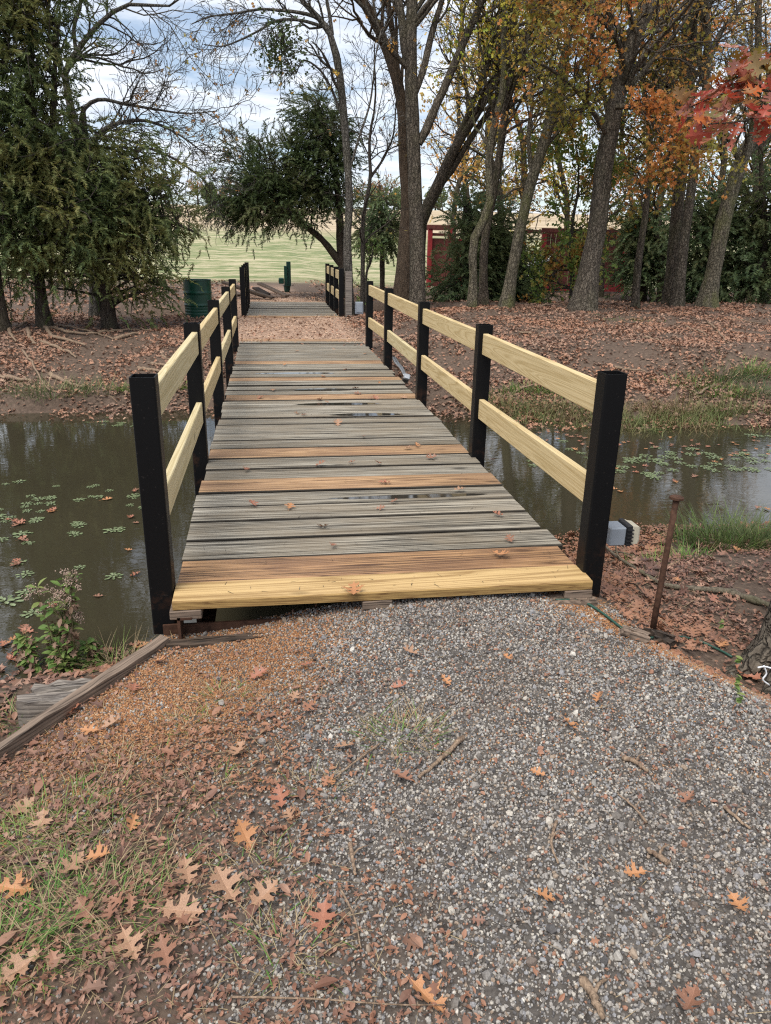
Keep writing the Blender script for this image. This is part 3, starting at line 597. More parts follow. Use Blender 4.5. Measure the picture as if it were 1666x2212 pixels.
# conduit lamp hanging beside the third/fourth post
e = empty('conduit_lamp', A(858, 790, 8.3), 'metal conduit with a small lamp head hanging off the right bridge edge', 'lamp')
for k in (0, 1):
    K = [A(849 + 4 * k, 772, 9.0), A(856 + 5 * k, 785, 8.7), A(866 + 4 * k, 796, 8.45), A(874 + 3 * k, 812, 8.2)]
    q = MB(); L = smoothline(K, 14); q.tube(L, .012, 8); q.build('conduit', M['chrome'], e, True)
q = MB(); q.box(A(878, 817, 8.15), (.07, .11, .07), Matrix.Rotation(-.6, 3, 'X') @ Matrix.Rotation(.3, 3, 'Y'), .01); q.build('lamp_head', M['chrome'], e)
# iron stake
s0 = GT(1409, 1366); s1 = A(1461, 1080, s0[1] + .02)
e = empty('iron_stake', s0, 'rusty iron stake with a flat nail head leaning beside the gravel', 'stake')
d = (s1 - s0) / np.linalg.norm(s1 - s0)
MB().tube([s0 - d * .05, s0 + (s1 - s0) * .33, s0 + (s1 - s0) * .66, s1], [.0135, .0130, .0125, .0130], 12).build('shaft', M['rust'], e, True)
MB().tube([s1 - d * .002, s1 + d * .004, s1 + d * .013, s1 + d * .018], [.018, .030, .030, .022], 14).build('head', M['rust'], e)
# retaining boards on the left
def localize(o, a, d):
    d = np.array(d) / np.linalg.norm(d); sx = np.cross(d, [0, 0, 1]); sx /= np.linalg.norm(sx); u = np.cross(sx, d); Mt = Matrix(((d[0], -sx[0], u[0], a[0]), (d[1], -sx[1], u[1], a[1]), (d[2], -sx[2], u[2], a[2]), (0, 0, 0, 1)))
    o.data.transform(Mt.inverted()); o.matrix_world = Mt; return o
ra = G(352, 1386, -.17); rb = A(-60, 1640, 2.22)
ra = np.array([-.475, 2.842, -.148]); rb = np.array([-1.24, 1.835, -.225])
q = MB(); n = 16
L = np.linspace(0, 1, n)[:, None]; Pm = ra + (rb - ra) * L; d = (rb - ra); d[2] = 0; d /= np.linalg.norm(d); sd = np.array([-d[1], d[0], 0])
V = []
for i in range(n):
    w = .021; h = .20; j = rng.normal(size=4) * .0035
    Pc = Pm[i] + sd * .006 * math.sin(i * .7); V += [Pc - sd * (w + j[0]) + [0, 0, j[2]], Pc + sd * (w + j[1]) + [0, 0, j[3]], Pc + sd * w - [0, 0, h], Pc - sd * w - [0, 0, h]]
F = [[i * 4 + j, i * 4 + (j + 1) % 4, (i + 1) * 4 + (j + 1) % 4, (i + 1) * 4 + j] for i in range(n - 1) for j in range(4)] + [[0, 3, 2, 1], [n * 4 - 4, n * 4 - 3, n * 4 - 2, n * 4 - 1]]
o = q.add(np.array(V), [F]).build('retaining_board', M['timber_old']); localize(o, ra, rb - ra); tag(o, 'long slanting weathered board holding back the soil at the left post', 'board')
def beam_obj(name, a, c2, w, h, mat, lb, cat, grp=None, n=10, rough=.0035):
    a = np.array(a, float); c2 = np.array(c2, float); d = c2 - a; d /= np.linalg.norm(d); sx = np.cross(d, [0, 0, 1]); sx /= np.linalg.norm(sx); u = np.cross(sx, d); V = []
    ring = [(-.5, -.42), (-.5, .38), (-.42, .5), (-.1, .47), (-.05, .40), (.02, .47), (.42, .5), (.5, .4), (.5, -.42), (0, -.5)]
    for i in range(n):
        P = a + (c2 - a) * i / (n - 1)
        for (s, t_) in ring: V.append(P + sx * (s * w + rng.normal() * rough) + u * (t_ * h + rng.normal() * rough) + d * rng.normal() * rough * 2)
    k = len(ring); F = [[i * k + j, i * k + (j + 1) % k, (i + 1) * k + (j + 1) % k, (i + 1) * k + j] for i in range(n - 1) for j in range(k)]
    q = MB().add(np.array(V), [F, [list(range(k))[::-1]], [[(n - 1) * k + j for j in range(k)]]]); o = q.build(name, mat); localize(o, a, c2 - a); return tag(o, lb, cat, grp)
za = -.36
beam_obj('wooden_beam', G(38, 1510, -.32) - [0, 0, .075], G(262, 1490, -.32) - [0, 0, .075], .07, .15, M['timber_grey'], 'thick grey split timber behind the slanting board', 'beam')
beam_obj('wooden_beam', G(72, 1484, -.32) - [0, 0, .075], G(300, 1462, -.32) - [0, 0, .075], .06, .15, M['timber_grey'], 'second darker timber lying nearer the water behind the split timber', 'beam')
beam_obj('sill_timber', (-.46, 2.82, -.20), (.20, 2.825, -.18), .05, .07, M['timber_dark'], 'dark sill timber half buried in the orange gravel under the deck', 'beam')
beam_obj('support_block', (1.20, 2.86, -.125), (1.40, 2.86, -.13), .09, .11, M['timber_old'], 'brown wooden block under the right corner of the deck', 'block')
# rotten wood bits by the stake
for (a, c2, lb) in (((1398, 1378), (1446, 1384), 'broken dark board at the foot of the iron stake'), ((1345, 1372), (1400, 1390), 'split reddish wood chunk left of the stake foot'), ((1420, 1392), (1452, 1398), 'small black rotten chunk in front of the stake foot')):
    pa, pc = GT(*a), GT(*c2); pa[2] += .02; pc[2] += .018; beam_obj('wood_fragment', pa, pc, .05, .03, M['timber_dark'] if 'dark' in lb or 'black' in lb else M['timber_old'], lb, 'wood', 'broken wood at the stake', 6, .004)
# fallen branch
K = []
for (x, y, h) in ((1300, 1185, .03), (1335, 1215, .03), (1385, 1243, .02), (1430, 1268, .015), (1480, 1276, .015), (1530, 1282, .02), (1570, 1286, .02), (1610, 1298, .02), (1666, 1320, .02), (1740, 1350, .02)):
    P = GT(x, y); P[2] += h; K.append(P)
L = smoothline(K, 40); R = np.interp(np.linspace(0, 1, 40), [0, .3, .6, .7, 1], [.007, .009, .014, .018, .019]) * (1 + .15 * rng.normal(size=40))
q = MB(); q.tube(L, R, 10); K2 = [L[9], L[9] + [-.02, .03, .06], L[9] + [-.01, .02, .13], L[9] + [-.03, .03, .19]]; q.tube(smoothline(K2, 8), np.linspace(.007, .003, 8), 6)
q.tube(smoothline([L[5], L[5] + [.05, -.10, .03], L[5] + [.13, -.2, .02]], 8), np.linspace(.006, .002, 8), 6)
tag(q.build('fallen_branch', M['limb_bark'], None, True), 'long crooked fallen branch lying behind the iron stake', 'branch')
def ground_line(pts, h=.008, n=40):
    K = []
    for p in pts:
        P = GT(*p); P[2] = tz(P[0], P[1]) + h; K.append(P)
    L = smoothline(K, n); L[:, 2] = np.maximum(L[:, 2], terrain(L[:, 0], L[:, 1]) + h * .6); return L
q = MB(); L = ground_line([(1200, 1302), (1255, 1304), (1300, 1330), (1345, 1365), (1390, 1385), (1440, 1378), (1500, 1388), (1550, 1410), (1580, 1428)], .012, 50); q.tube(L, .0055, 8)
tag(q.build('green_cable', M['cable'], None, True), 'thin green cable running from under the deck past the stake', 'cable')
# plastic bottle at the far shore and scrap
P = GT(1428, 857); P[2] = WATER + .02
q = MB(); q.lathe([(0, -.13), (.03, -.13), (.034, -.12), (.034, .05), (.028, .085), (.013, .105), (.013, .125), (0, .125)], P, 14, Matrix.Rotation(math.radians(88), 3, 'Y'))
tag(q.build('plastic_bottle', M['white_plastic'], None, True), 'clear white plastic bottle floating at the far bank', 'bottle')
P = A(1160, 572, 27.0); q = MB(); q.beam(P + [-.35, 0, -.5], P + [.35, .3, .35], .9, .04, .005); tag(q.build('leaning_panel', M['white_paint']), 'white panel leaning between the red shelters', 'panel')
# ------------------------------------------------------------------ red shelters
def shelter(x0, x1, ytop, ybot, Y, lb, lintel=True, depth=2.2, boards=True):
    a, c2 = A(x0, ybot, Y), A(x1, ybot, Y); zt = A((x0 + x1) / 2, ytop, Y)[2]; zb = min(a[2], tz(a[0], Y) + .02, tz(c2[0], Y) + .02) ; w = c2[0] - a[0]
    e = empty('timber_shelter', ((a[0] + c2[0]) / 2, Y, zb), lb, 'shelter')
    for (x, y) in ((a[0], Y), (c2[0], Y), (a[0], Y + depth), (c2[0], Y + depth)):
        q = MB(); q.box((x, y, (zt + zb) / 2), (.16, .16, zt - zb), None, .01); q.build('corner_post', M['red_paint'], e)
    for y in (Y - .09, Y + depth + .09): q = MB(); q.box(((a[0] + c2[0]) / 2, y, zt - .06), (w + .3, .05, .14), None, .005); q.build('header', M['red_wood'], e)
    return e, a[0], c2[0], zb, zt
e, xa, xb, zb, zt = shelter(926, 996, 487, 605, 29.0, 'smaller open red timber shelter between the big trunk and the dark cedar')
for k in range(9):
    z = zb + .15 + k * .243
    if z < zt - .55: q = MB(); q.box(((xa + xb) / 2, 29.12, z), (xb - xa - .18, .03, .24), None, .004); q.build('wall_board', M['red_wood'], e)
q = MB(); q.box(((xa + xb) / 2, 29.05, zt - .32), (xb - xa - .18, .06, .10), None, .004); q.build('top_rail', M['red_wood'], e)
q = MB(); q.box(((xa + xb) / 2, 29.17, (zb + zt) / 2 - .2), (xb - xa - .1, .03, zt - zb - .5)); q.build('back_wall', M['red_wood'], e)
e, xa, xb, zb, zt = shelter(1168, 1342, 495, 606, 27.5, 'larger dark red board shelter behind the leaning trunks', depth=3)
n = int((xb - xa) / .2)
q = MB()
for k in range(n): q.box((xa + .1 + (k + .5) * (xb - xa - .2) / n, 27.62, (zb + zt) / 2 - .03), ((xb - xa - .2) / n - .012, .025, zt - zb - .16), None, .003)
q.build('front_wall', M['red_wood'], e)
q = MB()
for k in range(14): q.box((xb + .02, 27.5 + .2 + k * .2, (zb + zt) / 2 - .03), (.025, .185, zt - zb - .16), None, .003)
q.build('side_wall', M['red_wood'], e)
q = MB(); q.box(((xa + xb) / 2, 27.40, zb + .14), (xb - xa + .2, .05, .22), None, .005); q.build('base_beam', M['red_paint'], e)
# rail fence behind the left cedars
P0, P1 = A(-120, 602, 27), A(290, 606, 29.0); e = empty('rail_fence', (P0[0], P0[1], tz(P0[0], P0[1])), 'dark two rail wooden fence along the field behind the cedars', 'fence')
for k in range(6):
    P = P0 + (P1 - P0) * k / 5; z = tz(P[0], P[1]); q = MB(); q.box((P[0], P[1], z + .35), (.12, .12, 1.0), None, .01); q.build('post', M['timber_dark'], e)
for h in (.3, .72):
    q = MB(); a = P0.copy(); c2 = P1.copy(); a[2] = tz(a[0], a[1]) + h; c2[2] = tz(c2[0], c2[1]) + h; a[1] -= .08; c2[1] -= .08; q.beam(a, c2, .04, .14, .004); q.build('rail', M['timber_dark'], e)
# ------------------------------------------------------------------ branching
def branch_level(P0, D, L, R, n=7, wob=.18, up=.05, tip=.35, rmin=.004):
    B = len(P0); P = np.zeros((B, n, 3)); P[:, 0] = P0; d = D / np.linalg.norm(D, axis=1, keepdims=True)
    for k in range(1, n):
        P[:, k] = P[:, k - 1] + d * (L / (n - 1))[:, None]; d = d + wob * rng.normal(size=(B, 3)) + np.array([0, 0, up]); d /= np.linalg.norm(d, axis=1, keepdims=True)
    RR = np.maximum(R[:, None] * np.linspace(1, tip, n)[None], rmin); return P, RR
def children(P, RR, per, t0=.25, ang=(.5, 1.0), lr=(.35, .65), Lp=None, rr=.6, planar=None):
    B, n, _ = P.shape; m = B * per; par = np.repeat(np.arange(B), per); t = t0 + (1 - t0) * (np.tile(np.arange(per), B) + rng.random(m)) / per; t = np.minimum(t, .999)
    f = t * (n - 1); i = f.astype(int); u = (f - i)[:, None]
    S0 = P[par, i] * (1 - u) + P[par, i + 1] * u; T = P[par, i + 1] - P[par, i]; T /= np.linalg.norm(T, axis=1, keepdims=True) + 1e-9
    Rn = rng.normal(size=(m, 3)); 
    if planar is not None: Rn[:, 2] = Rn[:, 2] * planar
    Rn -= T * (Rn * T).sum(1, keepdims=True); Rn /= np.linalg.norm(Rn, axis=1, keepdims=True) + 1e-9
    a = rng.uniform(*ang, m)[:, None]; D = T * np.cos(a) + Rn * np.sin(a)
    L = np.linalg.norm(P[:, -1] - P[:, 0], axis=1)[par] * rng.uniform(*lr, m) * (1.15 - .6 * t)
    R = (RR[par, i]) * rr
    return S0, D, L, R
def main_seeds(K, per, t0, t1, ang, Lr, rr=.45, bias=None):
    """K: (n,4) smooth main line with radius; returns seeds."""
    t = np.sort(rng.uniform(t0, t1, per)); f = t * (len(K) - 1); i = f.astype(int); i = np.minimum(i, len(K) - 2); u = (f - i)[:, None]
    P = K[i] * (1 - u) + K[i + 1] * u; T = K[i + 1, :3] - K[i, :3]; T /= np.linalg.norm(T, axis=1, keepdims=True)
    Rn = rng.normal(size=(per, 3))
    if bias is not None: Rn += np.array(bias)
    Rn -= T * (Rn * T).sum(1, keepdims=True); Rn /= np.linalg.norm(Rn, axis=1, keepdims=True); a = rng.uniform(*ang, per)[:, None]
    return P[:, :3], T * np.cos(a) + Rn * np.sin(a), rng.uniform(*Lr, per), np.minimum(P[:, 3] * rr, .06)
def mainline(px, Y, n=22, flare=True, dY=0.0, lean=None, zbase=True):
    """px: [(x,y,r_px)] -> smooth (n,4) polyline with metric radii, standing at depth Y."""
    K = []
    for j, (x, y, r) in enumerate(px):
        Yj = Y + dY * j / max(1, len(px) - 1); P = A(x, y, Yj); K.append([*P, r * pxm(Yj, x, y)])
    K = np.array(K)
    if zbase:
        z0 = tz(K[0, 0], K[0, 1]) - .12
        if K[0, 2] > z0 - .5: K[0, 2] = min(K[0, 2], z0)
    L = smoothline(K, n)
    if flare: L[0, 3] *= 1.45; L[1, 3] *= 1.12
    return L
# leaf prototypes
def leafproto(kind):
    if kind == 'oak':      # small lobed leaf, folded
        pts = [(0, 0), (.25, .12), (.32, .42), (.45, .16), (.58, .15), (.72, .40), (.78, .12), (1, 0)]
    elif kind == 'oval': pts = [(0, 0), (.2, .16), (.5, .24), (.8, .14), (1, 0)]
    elif kind == 'star': pts = [(0, 0), (.1, .35), (.38, .18), (.55, .5), (.68, .14), (1, 0)]
    V = []; F = []
    top = [(x, y, .25 * y) for x, y in pts]; mid = [(x, 0, 0) for x, y in pts]; bot = [(x, -y, .25 * y) for x, y in pts]
    n = len(pts); V = mid + top + bot; F = []
    for i in range(n - 1): F += [[i, i + 1, n + i + 1, n + i], [i + 1, i, 2 * n + i, 2 * n + i + 1]]
    V = np.array(V); V[:, 0] -= .5; V[:, 2] -= .22 * (V[:, 0]) ** 2 * 1.2
    T = [t for q in F for t in ([q[0], q[1], q[2]], [q[0], q[2], q[3]])]
    T = [t for t in T if len({tuple(np.round(V[k], 6)) for k in t}) == 3]
    return V, [np.array(T)]
def simpleleaf():
    V = np.array([(-.5, 0, 0), (-.22, .36, .09), (.06, .07, .02), (.26, .40, .1), (.55, 0, -.06), (.26, -.34, .08), (.0, -.08, .03), (-.2, -.42, .1)])
    return V, [np.array([[0, 2, 1], [2, 4, 3], [0, 6, 2], [2, 6, 4], [0, 7, 6], [6, 5, 4]])]
SL = simpleleaf(); LO = leafproto('oak'); LV = leafproto('oval'); LS = leafproto('star')
def sprayproto(n=14, seed=0, bw=.055):
    r = np.random.default_rng(seed); V = []; F = []
    def blade(p, d, L, w, nrm):
        s = np.cross(d, nrm); s /= np.linalg.norm(s) + 1e-9; i = len(V); V.extend([p - s * w * .5, p + d * L * .45 - s * w * .8, p + d * L, p + d * L * .5 + s * w * .8, p + s * w * .5]); F.extend([[i, i + 1, i + 4], [i + 1, i + 3, i + 4], [i + 1, i + 2, i + 3]])
    pos = np.zeros(3); d = np.array([1., 0, 0])
    for k in range(n):
        nd = d + r.normal(size=3) * .12; nd[2] -= .03; nd /= np.linalg.norm(nd); L = 1.0 / n
        blade(pos, nd, L * 1.4, .02, np.array([0, 0, 1.])); t = k / n
        for sgn in (-1, 1):
            dd = nd * .75 + np.array([0, sgn, 0]) * .75 + r.normal(size=3) * .25; dd /= np.linalg.norm(dd)
            blade(pos, dd, (.24 * (1 - .6 * t)) * r.uniform(.7, 1.2), bw, r.normal(size=3))
        pos = pos + nd * L; d = nd
    return np.array(V), [np.array(F)]
SP = [sprayproto(19, s, .026) for s in range(4)]; SPf = [sprayproto(13, s + 9, .042) for s in range(3)]
def dir_rot(D, roll=True):
    D = D / np.linalg.norm(D, axis=1, keepdims=True); n = len(D); up = np.tile([0., 0, 1], (n, 1)) + rng.normal(size=(n, 3)) * .35
    Y_ = np.cross(up, D); Y_ /= np.linalg.norm(Y_, axis=1, keepdims=True) + 1e-9; Z_ = np.cross(D, Y_); return np.stack([D, Y_, Z_], -1)
# ------------------------------------------------------------------ deciduous tree builder
def tree(label, bark, mains, Y, base_i=0, per=9, t0=.35, Lr=(1.2, 2.6), levels=((7, .3), (5, .25)), leaves=None, cat='tree', group=None, bias=None, twig_up=.03, limb_n=22, sides=14, leaf_t0=0.0, rr=.45, leafsize=(.06, .10), ang=(.5, 1.1), wob=.2, zmin=None, name='tree', rmin=.004, keep=None, parent=None):
    lines = []
    for k, m in enumerate(mains):
        px = m['px']; L = mainline(px, m.get('Y', Y), limb_n, m.get('base', k == 0), m.get('dY', 0), zbase=m.get('base', k == 0)); lines.append(L)
    b0 = lines[0][0]; e = empty(name, (b0[0], b0[1], tz(b0[0], b0[1])), label, cat, group)
    V, F = tubes_vf([(L[:, :3], L[:, 3]) for L in lines], sides, .16); npmesh('trunk', V, [F], bark, e, True)
    S = [main_seeds(L, m.get('per', per), m.get('t0', t0), .99, ang, m.get('Lr', Lr), rr, m.get('bias', bias)) for L, m in zip(lines, mains) if m.get('per', per) > 0]
    S = [np.concatenate([s[q] for s in S]) for q in range(4)]
    out = []; tipsP = []; tipsD = []
    P, RR = branch_level(*S, n=9, wob=wob, up=twig_up, rmin=rmin * 1.6); out.append((P, RR, 5))
    for j, (pc, lt0) in enumerate(levels):
        s = children(P, RR, pc, lt0, (.45, 1.05), (.4, .7)); P, RR = branch_level(*s, n=6 if j < len(levels) - 1 else 4, wob=wob * 1.1, up=twig_up, rmin=rmin); out.append((P, RR, 4 if j == 0 else 3))
    Vs = []; Fs = []; n = 0
    for P_, R_2, sd in out:
        V, F = tubes_arr(P_, R_2, sd); Vs.append(V); Fs.append(F + n); n += len(V)
    npmesh('branches', np.concatenate(Vs), [np.concatenate(Fs)], bark if len(out[0][0]) else bark, e, True)
    if leaves:
        mat, per_tip, spread = leaves[:3]
        tp = np.concatenate([P_.reshape(-1, 3) for P_, _, _ in out[1:]]) ; 
        if keep is not None: tp = tp[keep(tp)]
        nn = int(len(tp) * per_tip); pick = rng.integers(0, len(tp), nn); clump = fbm(tp[pick, 0] * 1.0 + tp[pick, 2] * .6, tp[pick, 1] + tp[pick, 2], 1.1) ; pick = pick[clump > rng.uniform(.22, .62, nn)]
        pos = tp[pick] + rng.normal(size=(len(pick), 3)) * spread
        V, F = scatter([SL], pos, rand_rot(len(pos)), rng.uniform(*leafsize, len(pos))); npmesh('leaves', V, F, mat, e)
    return e
def D(px, **k): return dict(px=px, **k)
def T(*a, **k): k.pop('dir', None); return tree(*a, **k)
T('tall straight trunk with ringed plated bark nearest the end of the right rail', M['bark_plated'],
  [D([(904, 655, 19), (901, 540, 16.5), (897, 400, 15.5), (893, 300, 15), (889, 180, 14), (888, 60, 13), (893, -60, 12), (900, -260, 10), (905, -520, 6)], per=16, t0=.5, Lr=(1.5, 3.2)),
   D([(889, 150, 9), (875, 110, 9), (868, 36, 9), (856, -30, 8), (845, -180, 6), (820, -420, 4)], per=10, t0=.3),
   D([(905, 310, 9), (918, 288, 9.5), (940, 234, 9), (962, 187, 8.5), (990, 119, 8), (1043, 0, 7), (1100, -150, 6), (1170, -380, 4)], per=12, t0=.35, Lr=(1., 2.2)),
   D([(897, 200, 7), (915, 150, 7.5), (933, 72, 7), (955, 0, 6), (985, -130, 5), (1010, -330, 3)], per=9, t0=.3)],
  16.8, levels=((6, .2), (5, .2)), leaves=(M['oak_olive'], .12, .08))
T('old shaggy barked trunk close behind the ringed trunk, forking to long bare limbs', M['bark_old'],
  [D([(868, 652, 22), (872, 590, 18), (878, 520, 16), (880, 430, 12.5), (873, 360, 11), (870, 250, 11), (864, 195, 11.5), (843, 126, 11), (814, 54, 10), (782, 0, 9), (740, -90, 7), (690, -300, 4)], per=14, t0=.5),
   D([(868, 225, 6), (860, 160, 6), (852, 90, 6), (838, 0, 6), (830, -120, 5), (815, -330, 3)], per=10, t0=.25)],
  18.2, levels=((6, .2), (6, .2)), leaves=None, rmin=.0045)
T('leaning many stemmed tree fanning to the right behind the ringed trunk', M['bark_oak'],
  [D([(905, 640, 13), (908, 520, 13), (915, 465, 13), (948, 400, 13), (983, 320, 11), (1033, 240, 10), (1068, 180, 9), (1113, 120, 8), (1183, 0, 7), (1260, -140, 5), (1340, -330, 3)], per=14, t0=.4),
   D([(975, 335, 7), (993, 290, 7), (1043, 170, 6), (1073, 50, 5.5), (1093, 0, 5), (1120, -160, 3)], per=12, t0=.25),
   D([(940, 412, 6), (975, 370, 7), (1010, 310, 6.5), (1062, 235, 6), (1130, 150, 5), (1210, 40, 4), (1280, -80, 3)], per=10, t0=.3)],
  19.2, levels=((6, .2), (5, .2)), leaves=(M['oak_green'], .45, .12))
T('slender bare grey trunk beyond the left side of the far rail, limbs arching left', M['bark_grey'],
  [D([(757, 668, 10), (751, 520, 8.5), (755, 430, 7.5), (749, 325, 8), (742, 235, 8), (735, 172, 8), (724, 108, 7.5), (708, 62, 6), (690, 40, 6), (652, 0, 5), (610, -70, 4), (560, -170, 2.5)], per=12, t0=.35, Lr=(.8, 1.7), bias=(-.3, 0, .2)),
   D([(724, 110, 4), (710, 61, 4.5), (680, 36, 4), (640, 26, 3.5), (600, 22, 3), (562, 20, 2.6), (508, 29, 2.2), (454, 36, 1.6), (414, 52, 1)], per=13, t0=.2, Lr=(.5, 1.3), bias=(-.4, 0, -.4)),
   D([(700, 58, 3.5), (650, 44, 3), (600, 44, 2.6), (560, 66, 2.2), (520, 86, 1.8), (480, 100, 1.4), (440, 96, 1)], per=12, t0=.2, Lr=(.4, 1.1), bias=(-.4, 0, -.4)),
   D([(718, 75, 4), (712, 30, 4), (705, -10, 3.6), (700, -120, 3), (690, -300, 2)], per=9, t0=.2, Lr=(.8, 1.8)),
   D([(741, 255, 3.4), (715, 190, 2.6), (690, 150, 2.2), (655, 130, 1.6), (640, 160, 1)], per=9, t0=.2, Lr=(.4, 1.0)),
   D([(752, 380, 3), (775, 300, 2.4), (800, 220, 2), (812, 120, 1.6), (826, 60, 1)], per=10, t0=.2, Lr=(.5, 1.2))],
  15.8, levels=((5, .2), (5, .2)), leaves=(M['oak_olive'], .02, .05), rmin=.0035)
# the clump of dead oak leaves hanging on that limb
P = A(610, 105, 15.6); n = 420; pos = P + rng.normal(size=(n, 3)) * [.20, .15, .26] + np.array([.0, 0, -.0]); V, F = scatter([SL], pos, rand_rot(n), rng.uniform(.06, .10, n)); 
e = empty('mistletoe_clump', P, 'dark leafy clump hanging from the arching bare limb against the sky', 'mistletoe'); npmesh('foliage', V, F, M['jun_mid'], e)
q = MB()
for k in range(26): v = rng.normal(size=3) * [.2, .15, .28]; q.tube([P + [0, 0, .3], P + v * .4, P + v * 1.25], [.007, .005, .003], 4)
q.build('stems', M['bark_dark'], e)
T('thin bare sapling between the slender trunk and the shaggy trunk', M['bark_dark'],
  [D([(783, 645, 5.5), (784, 560, 4.8), (785, 468, 4.4), (800, 390, 4), (798, 324, 3.4), (800, 280, 3), (806, 262, 2.4), (812, 190, 2), (808, 120, 1.4), (815, 60, 1)], per=16, t0=.3, Lr=(.7, 1.5)),
   D([(800, 384, 3), (830, 340, 2.2), (850, 290, 1.8), (856, 220, 1.2)], per=8, t0=.2, Lr=(.4, .9))],
  17.4, levels=((5, .2), (5, .2)), leaves=(M['oak_rust'], .02, .06), rmin=.0035)
T('sinuous mossy trunk standing left of its twin among dark cedars', M['bark_moss'],
  [D([(1020, 668, 10), (1023, 590, 9), (1021, 540, 9), (1030, 500, 9), (1048, 470, 9), (1060, 425, 9), (1055, 370, 8), (1058, 330, 8), (1070, 260, 8), (1088, 190, 7), (1087, 100, 6), (1090, 25, 5), (1085, -120, 4), (1070, -330, 3)], per=16, t0=.4)],
  16.4, levels=((5, .2), (5, .2)), leaves=(M['oak_green'], .8, .13))
T('darker rough twin trunk right of the sinuous mossy one', M['bark_oak'],
  [D([(1046, 662, 9.5), (1045, 560, 8.5), (1052, 490, 8), (1064, 430, 8), (1080, 330, 8), (1092, 240, 8), (1112, 130, 7), (1160, 20, 6), (1200, -90, 5), (1240, -300, 3)], per=14, t0=.4)],
  17.0, levels=((5, .2), (5, .2)), leaves=(M['oak_olive'], .45, .13))
T('smooth mossy trunk curving up right between the twin trunks and the big oak', M['bark_moss'],
  [D([(1092, 662, 14), (1108, 575, 12), (1128, 475, 11), (1153, 375, 11), (1188, 265, 11), (1213, 150, 9), (1233, 65, 7), (1258, 0, 6), (1290, -100, 5), (1310, -280, 3)], per=16, t0=.4),
   D([(1150, 385, 5), (1142, 300, 4.5), (1150, 210, 4), (1140, 120, 3), (1150, 0, 2)], per=10, t0=.2)],
  16.2, levels=((5, .2), (5, .2)), leaves=(M['oak_green'], .9, .14))
T('thickest leaning oak trunk with flaking plates and orange leaves above', M['bark_plated'],
  [D([(1258, 664, 27), (1275, 575, 21), (1293, 475, 19), (1303, 375, 18.5), (1320, 275, 17.5), (1338, 190, 18), (1363, 100, 17.5), (1388, 40, 16), (1413, 0, 15), (1460, -120, 13), (1500, -350, 8)], per=14, t0=.4, Lr=(1.4, 3.0)),
   D([(1316, 300, 6), (1280, 240, 5), (1240, 190, 4), (1190, 150, 3), (1150, 130, 2)], per=12, t0=.2, Lr=(.7, 1.5), Y=15.6, dY=-1.2),
   D([(1330, 230, 6), (1380, 235, 5), (1420, 280, 4), (1450, 330, 3), (1470, 370, 2)], per=15, t0=.1, Lr=(.6, 1.2), Y=15.2, dY=-1),
   D([(1350, 150, 6), (1330, 80, 5), (1280, 30, 4), (1220, -10, 3)], per=14, t0=.1, Lr=(.7, 1.6), Y=15.4, dY=-1)],
  15.6, levels=((6, .15), (5, .2)), leaves=(M['oak_orange'], 1.0, .13), leafsize=(.07, .115), sides=20)
T('short thin dark trunk right of the thickest leaning oak', M['bark_oak'],
  [D([(1373, 664, 9), (1378, 575, 8), (1393, 475, 7), (1398, 430, 6), (1405, 330, 4.5), (1412, 230, 3), (1420, 140, 2)], per=18, t0=.4, Lr=(.8, 1.8))],
  16.6, levels=((5, .2), (5, .2)), leaves=(M['oak_orange'], .6, .13))
T('straight dark trunk, taller of the close pair at the right', M['bark_oak'],
  [D([(1446, 654, 13), (1455, 550, 12.5), (1468, 400, 13), (1478, 300, 14), (1483, 200, 16), (1486, 100, 16), (1495, 0, 15), (1502, -180, 11), (1505, -420, 6)], per=18, t0=.35, Lr=(1.4, 2.8)),
   D([(1484, 120, 5), (1450, 75, 4), (1415, 70, 3), (1370, 80, 2.2), (1340, 60, 1.5)], per=9, t0=.2, Lr=(.5, 1.2), Y=17.4, dY=-.6)],
  17.8, levels=((5, .2), (5, .2)), leaves=(M['oak_olive'], .5, .14), sides=18)
T('pale knobbly trunk crossing in front of the straight dark trunk', M['bark_plated'],
  [D([(1464, 656, 13), (1478, 525, 10), (1488, 450, 9.5), (1498, 375, 10), (1506, 290, 8.5), (1525, 190, 8), (1530, 100, 8), (1523, 0, 8), (1530, -200, 5), (1545, -380, 3)], per=14, t0=.45),
   D([(1528, 150, 5), (1550, 80, 4.5), (1590, 30, 4), (1620, -30, 3)], per=8, t0=.2)],
  17.0, levels=((5, .2), (5, .2)), leaves=(M['oak_rust'], .3, .14))
T('broad mossy trunk leaning right at the right edge of the grove', M['bark_moss'],
  [D([(1526, 655, 21), (1543, 575, 16), (1563, 475, 16), (1588, 390, 15), (1613, 320, 14.5), (1645, 270, 12), (1700, 190, 11), (1790, 20, 9), (1850, -160, 5)], per=14, t0=.35),
   D([(1600, 350, 7), (1570, 290, 5), (1545, 260, 4), (1500, 250, 2)], per=8, t0=.1)],
  16.6, levels=((5, .2), (5, .2)), leaves=(M['oak_rust'], .35, .14), sides=18)
T('thin straight trunk far behind at the right edge', M['bark_oak'],
  [D([(1632, 600, 8), (1634, 400, 7.5), (1637, 200, 7.5), (1638, 100, 7), (1638, 0, 7), (1640, -150, 5)], per=14, t0=.3)],
  24, levels=((5, .2), (5, .2)), leaves=(M['oak_olive'], .5, .16))
T('young maple like sapling with green and yellow leaves before the dark red shelter', M['bark_dark'],
  [D([(1235, 652, 6), (1236, 600, 5), (1232, 540, 4.5), (1238, 470, 3.5), (1248, 420, 2.5), (1250, 360, 2), (1245, 310, 1)], per=26, t0=.12, Lr=(.7, 1.45))],
  18.0, levels=((6, .15), (5, .15)), leaves=(M['maple_green'], 1.6, .12), leafsize=(.08, .13), ang=(.9, 1.5), twig_up=.0)
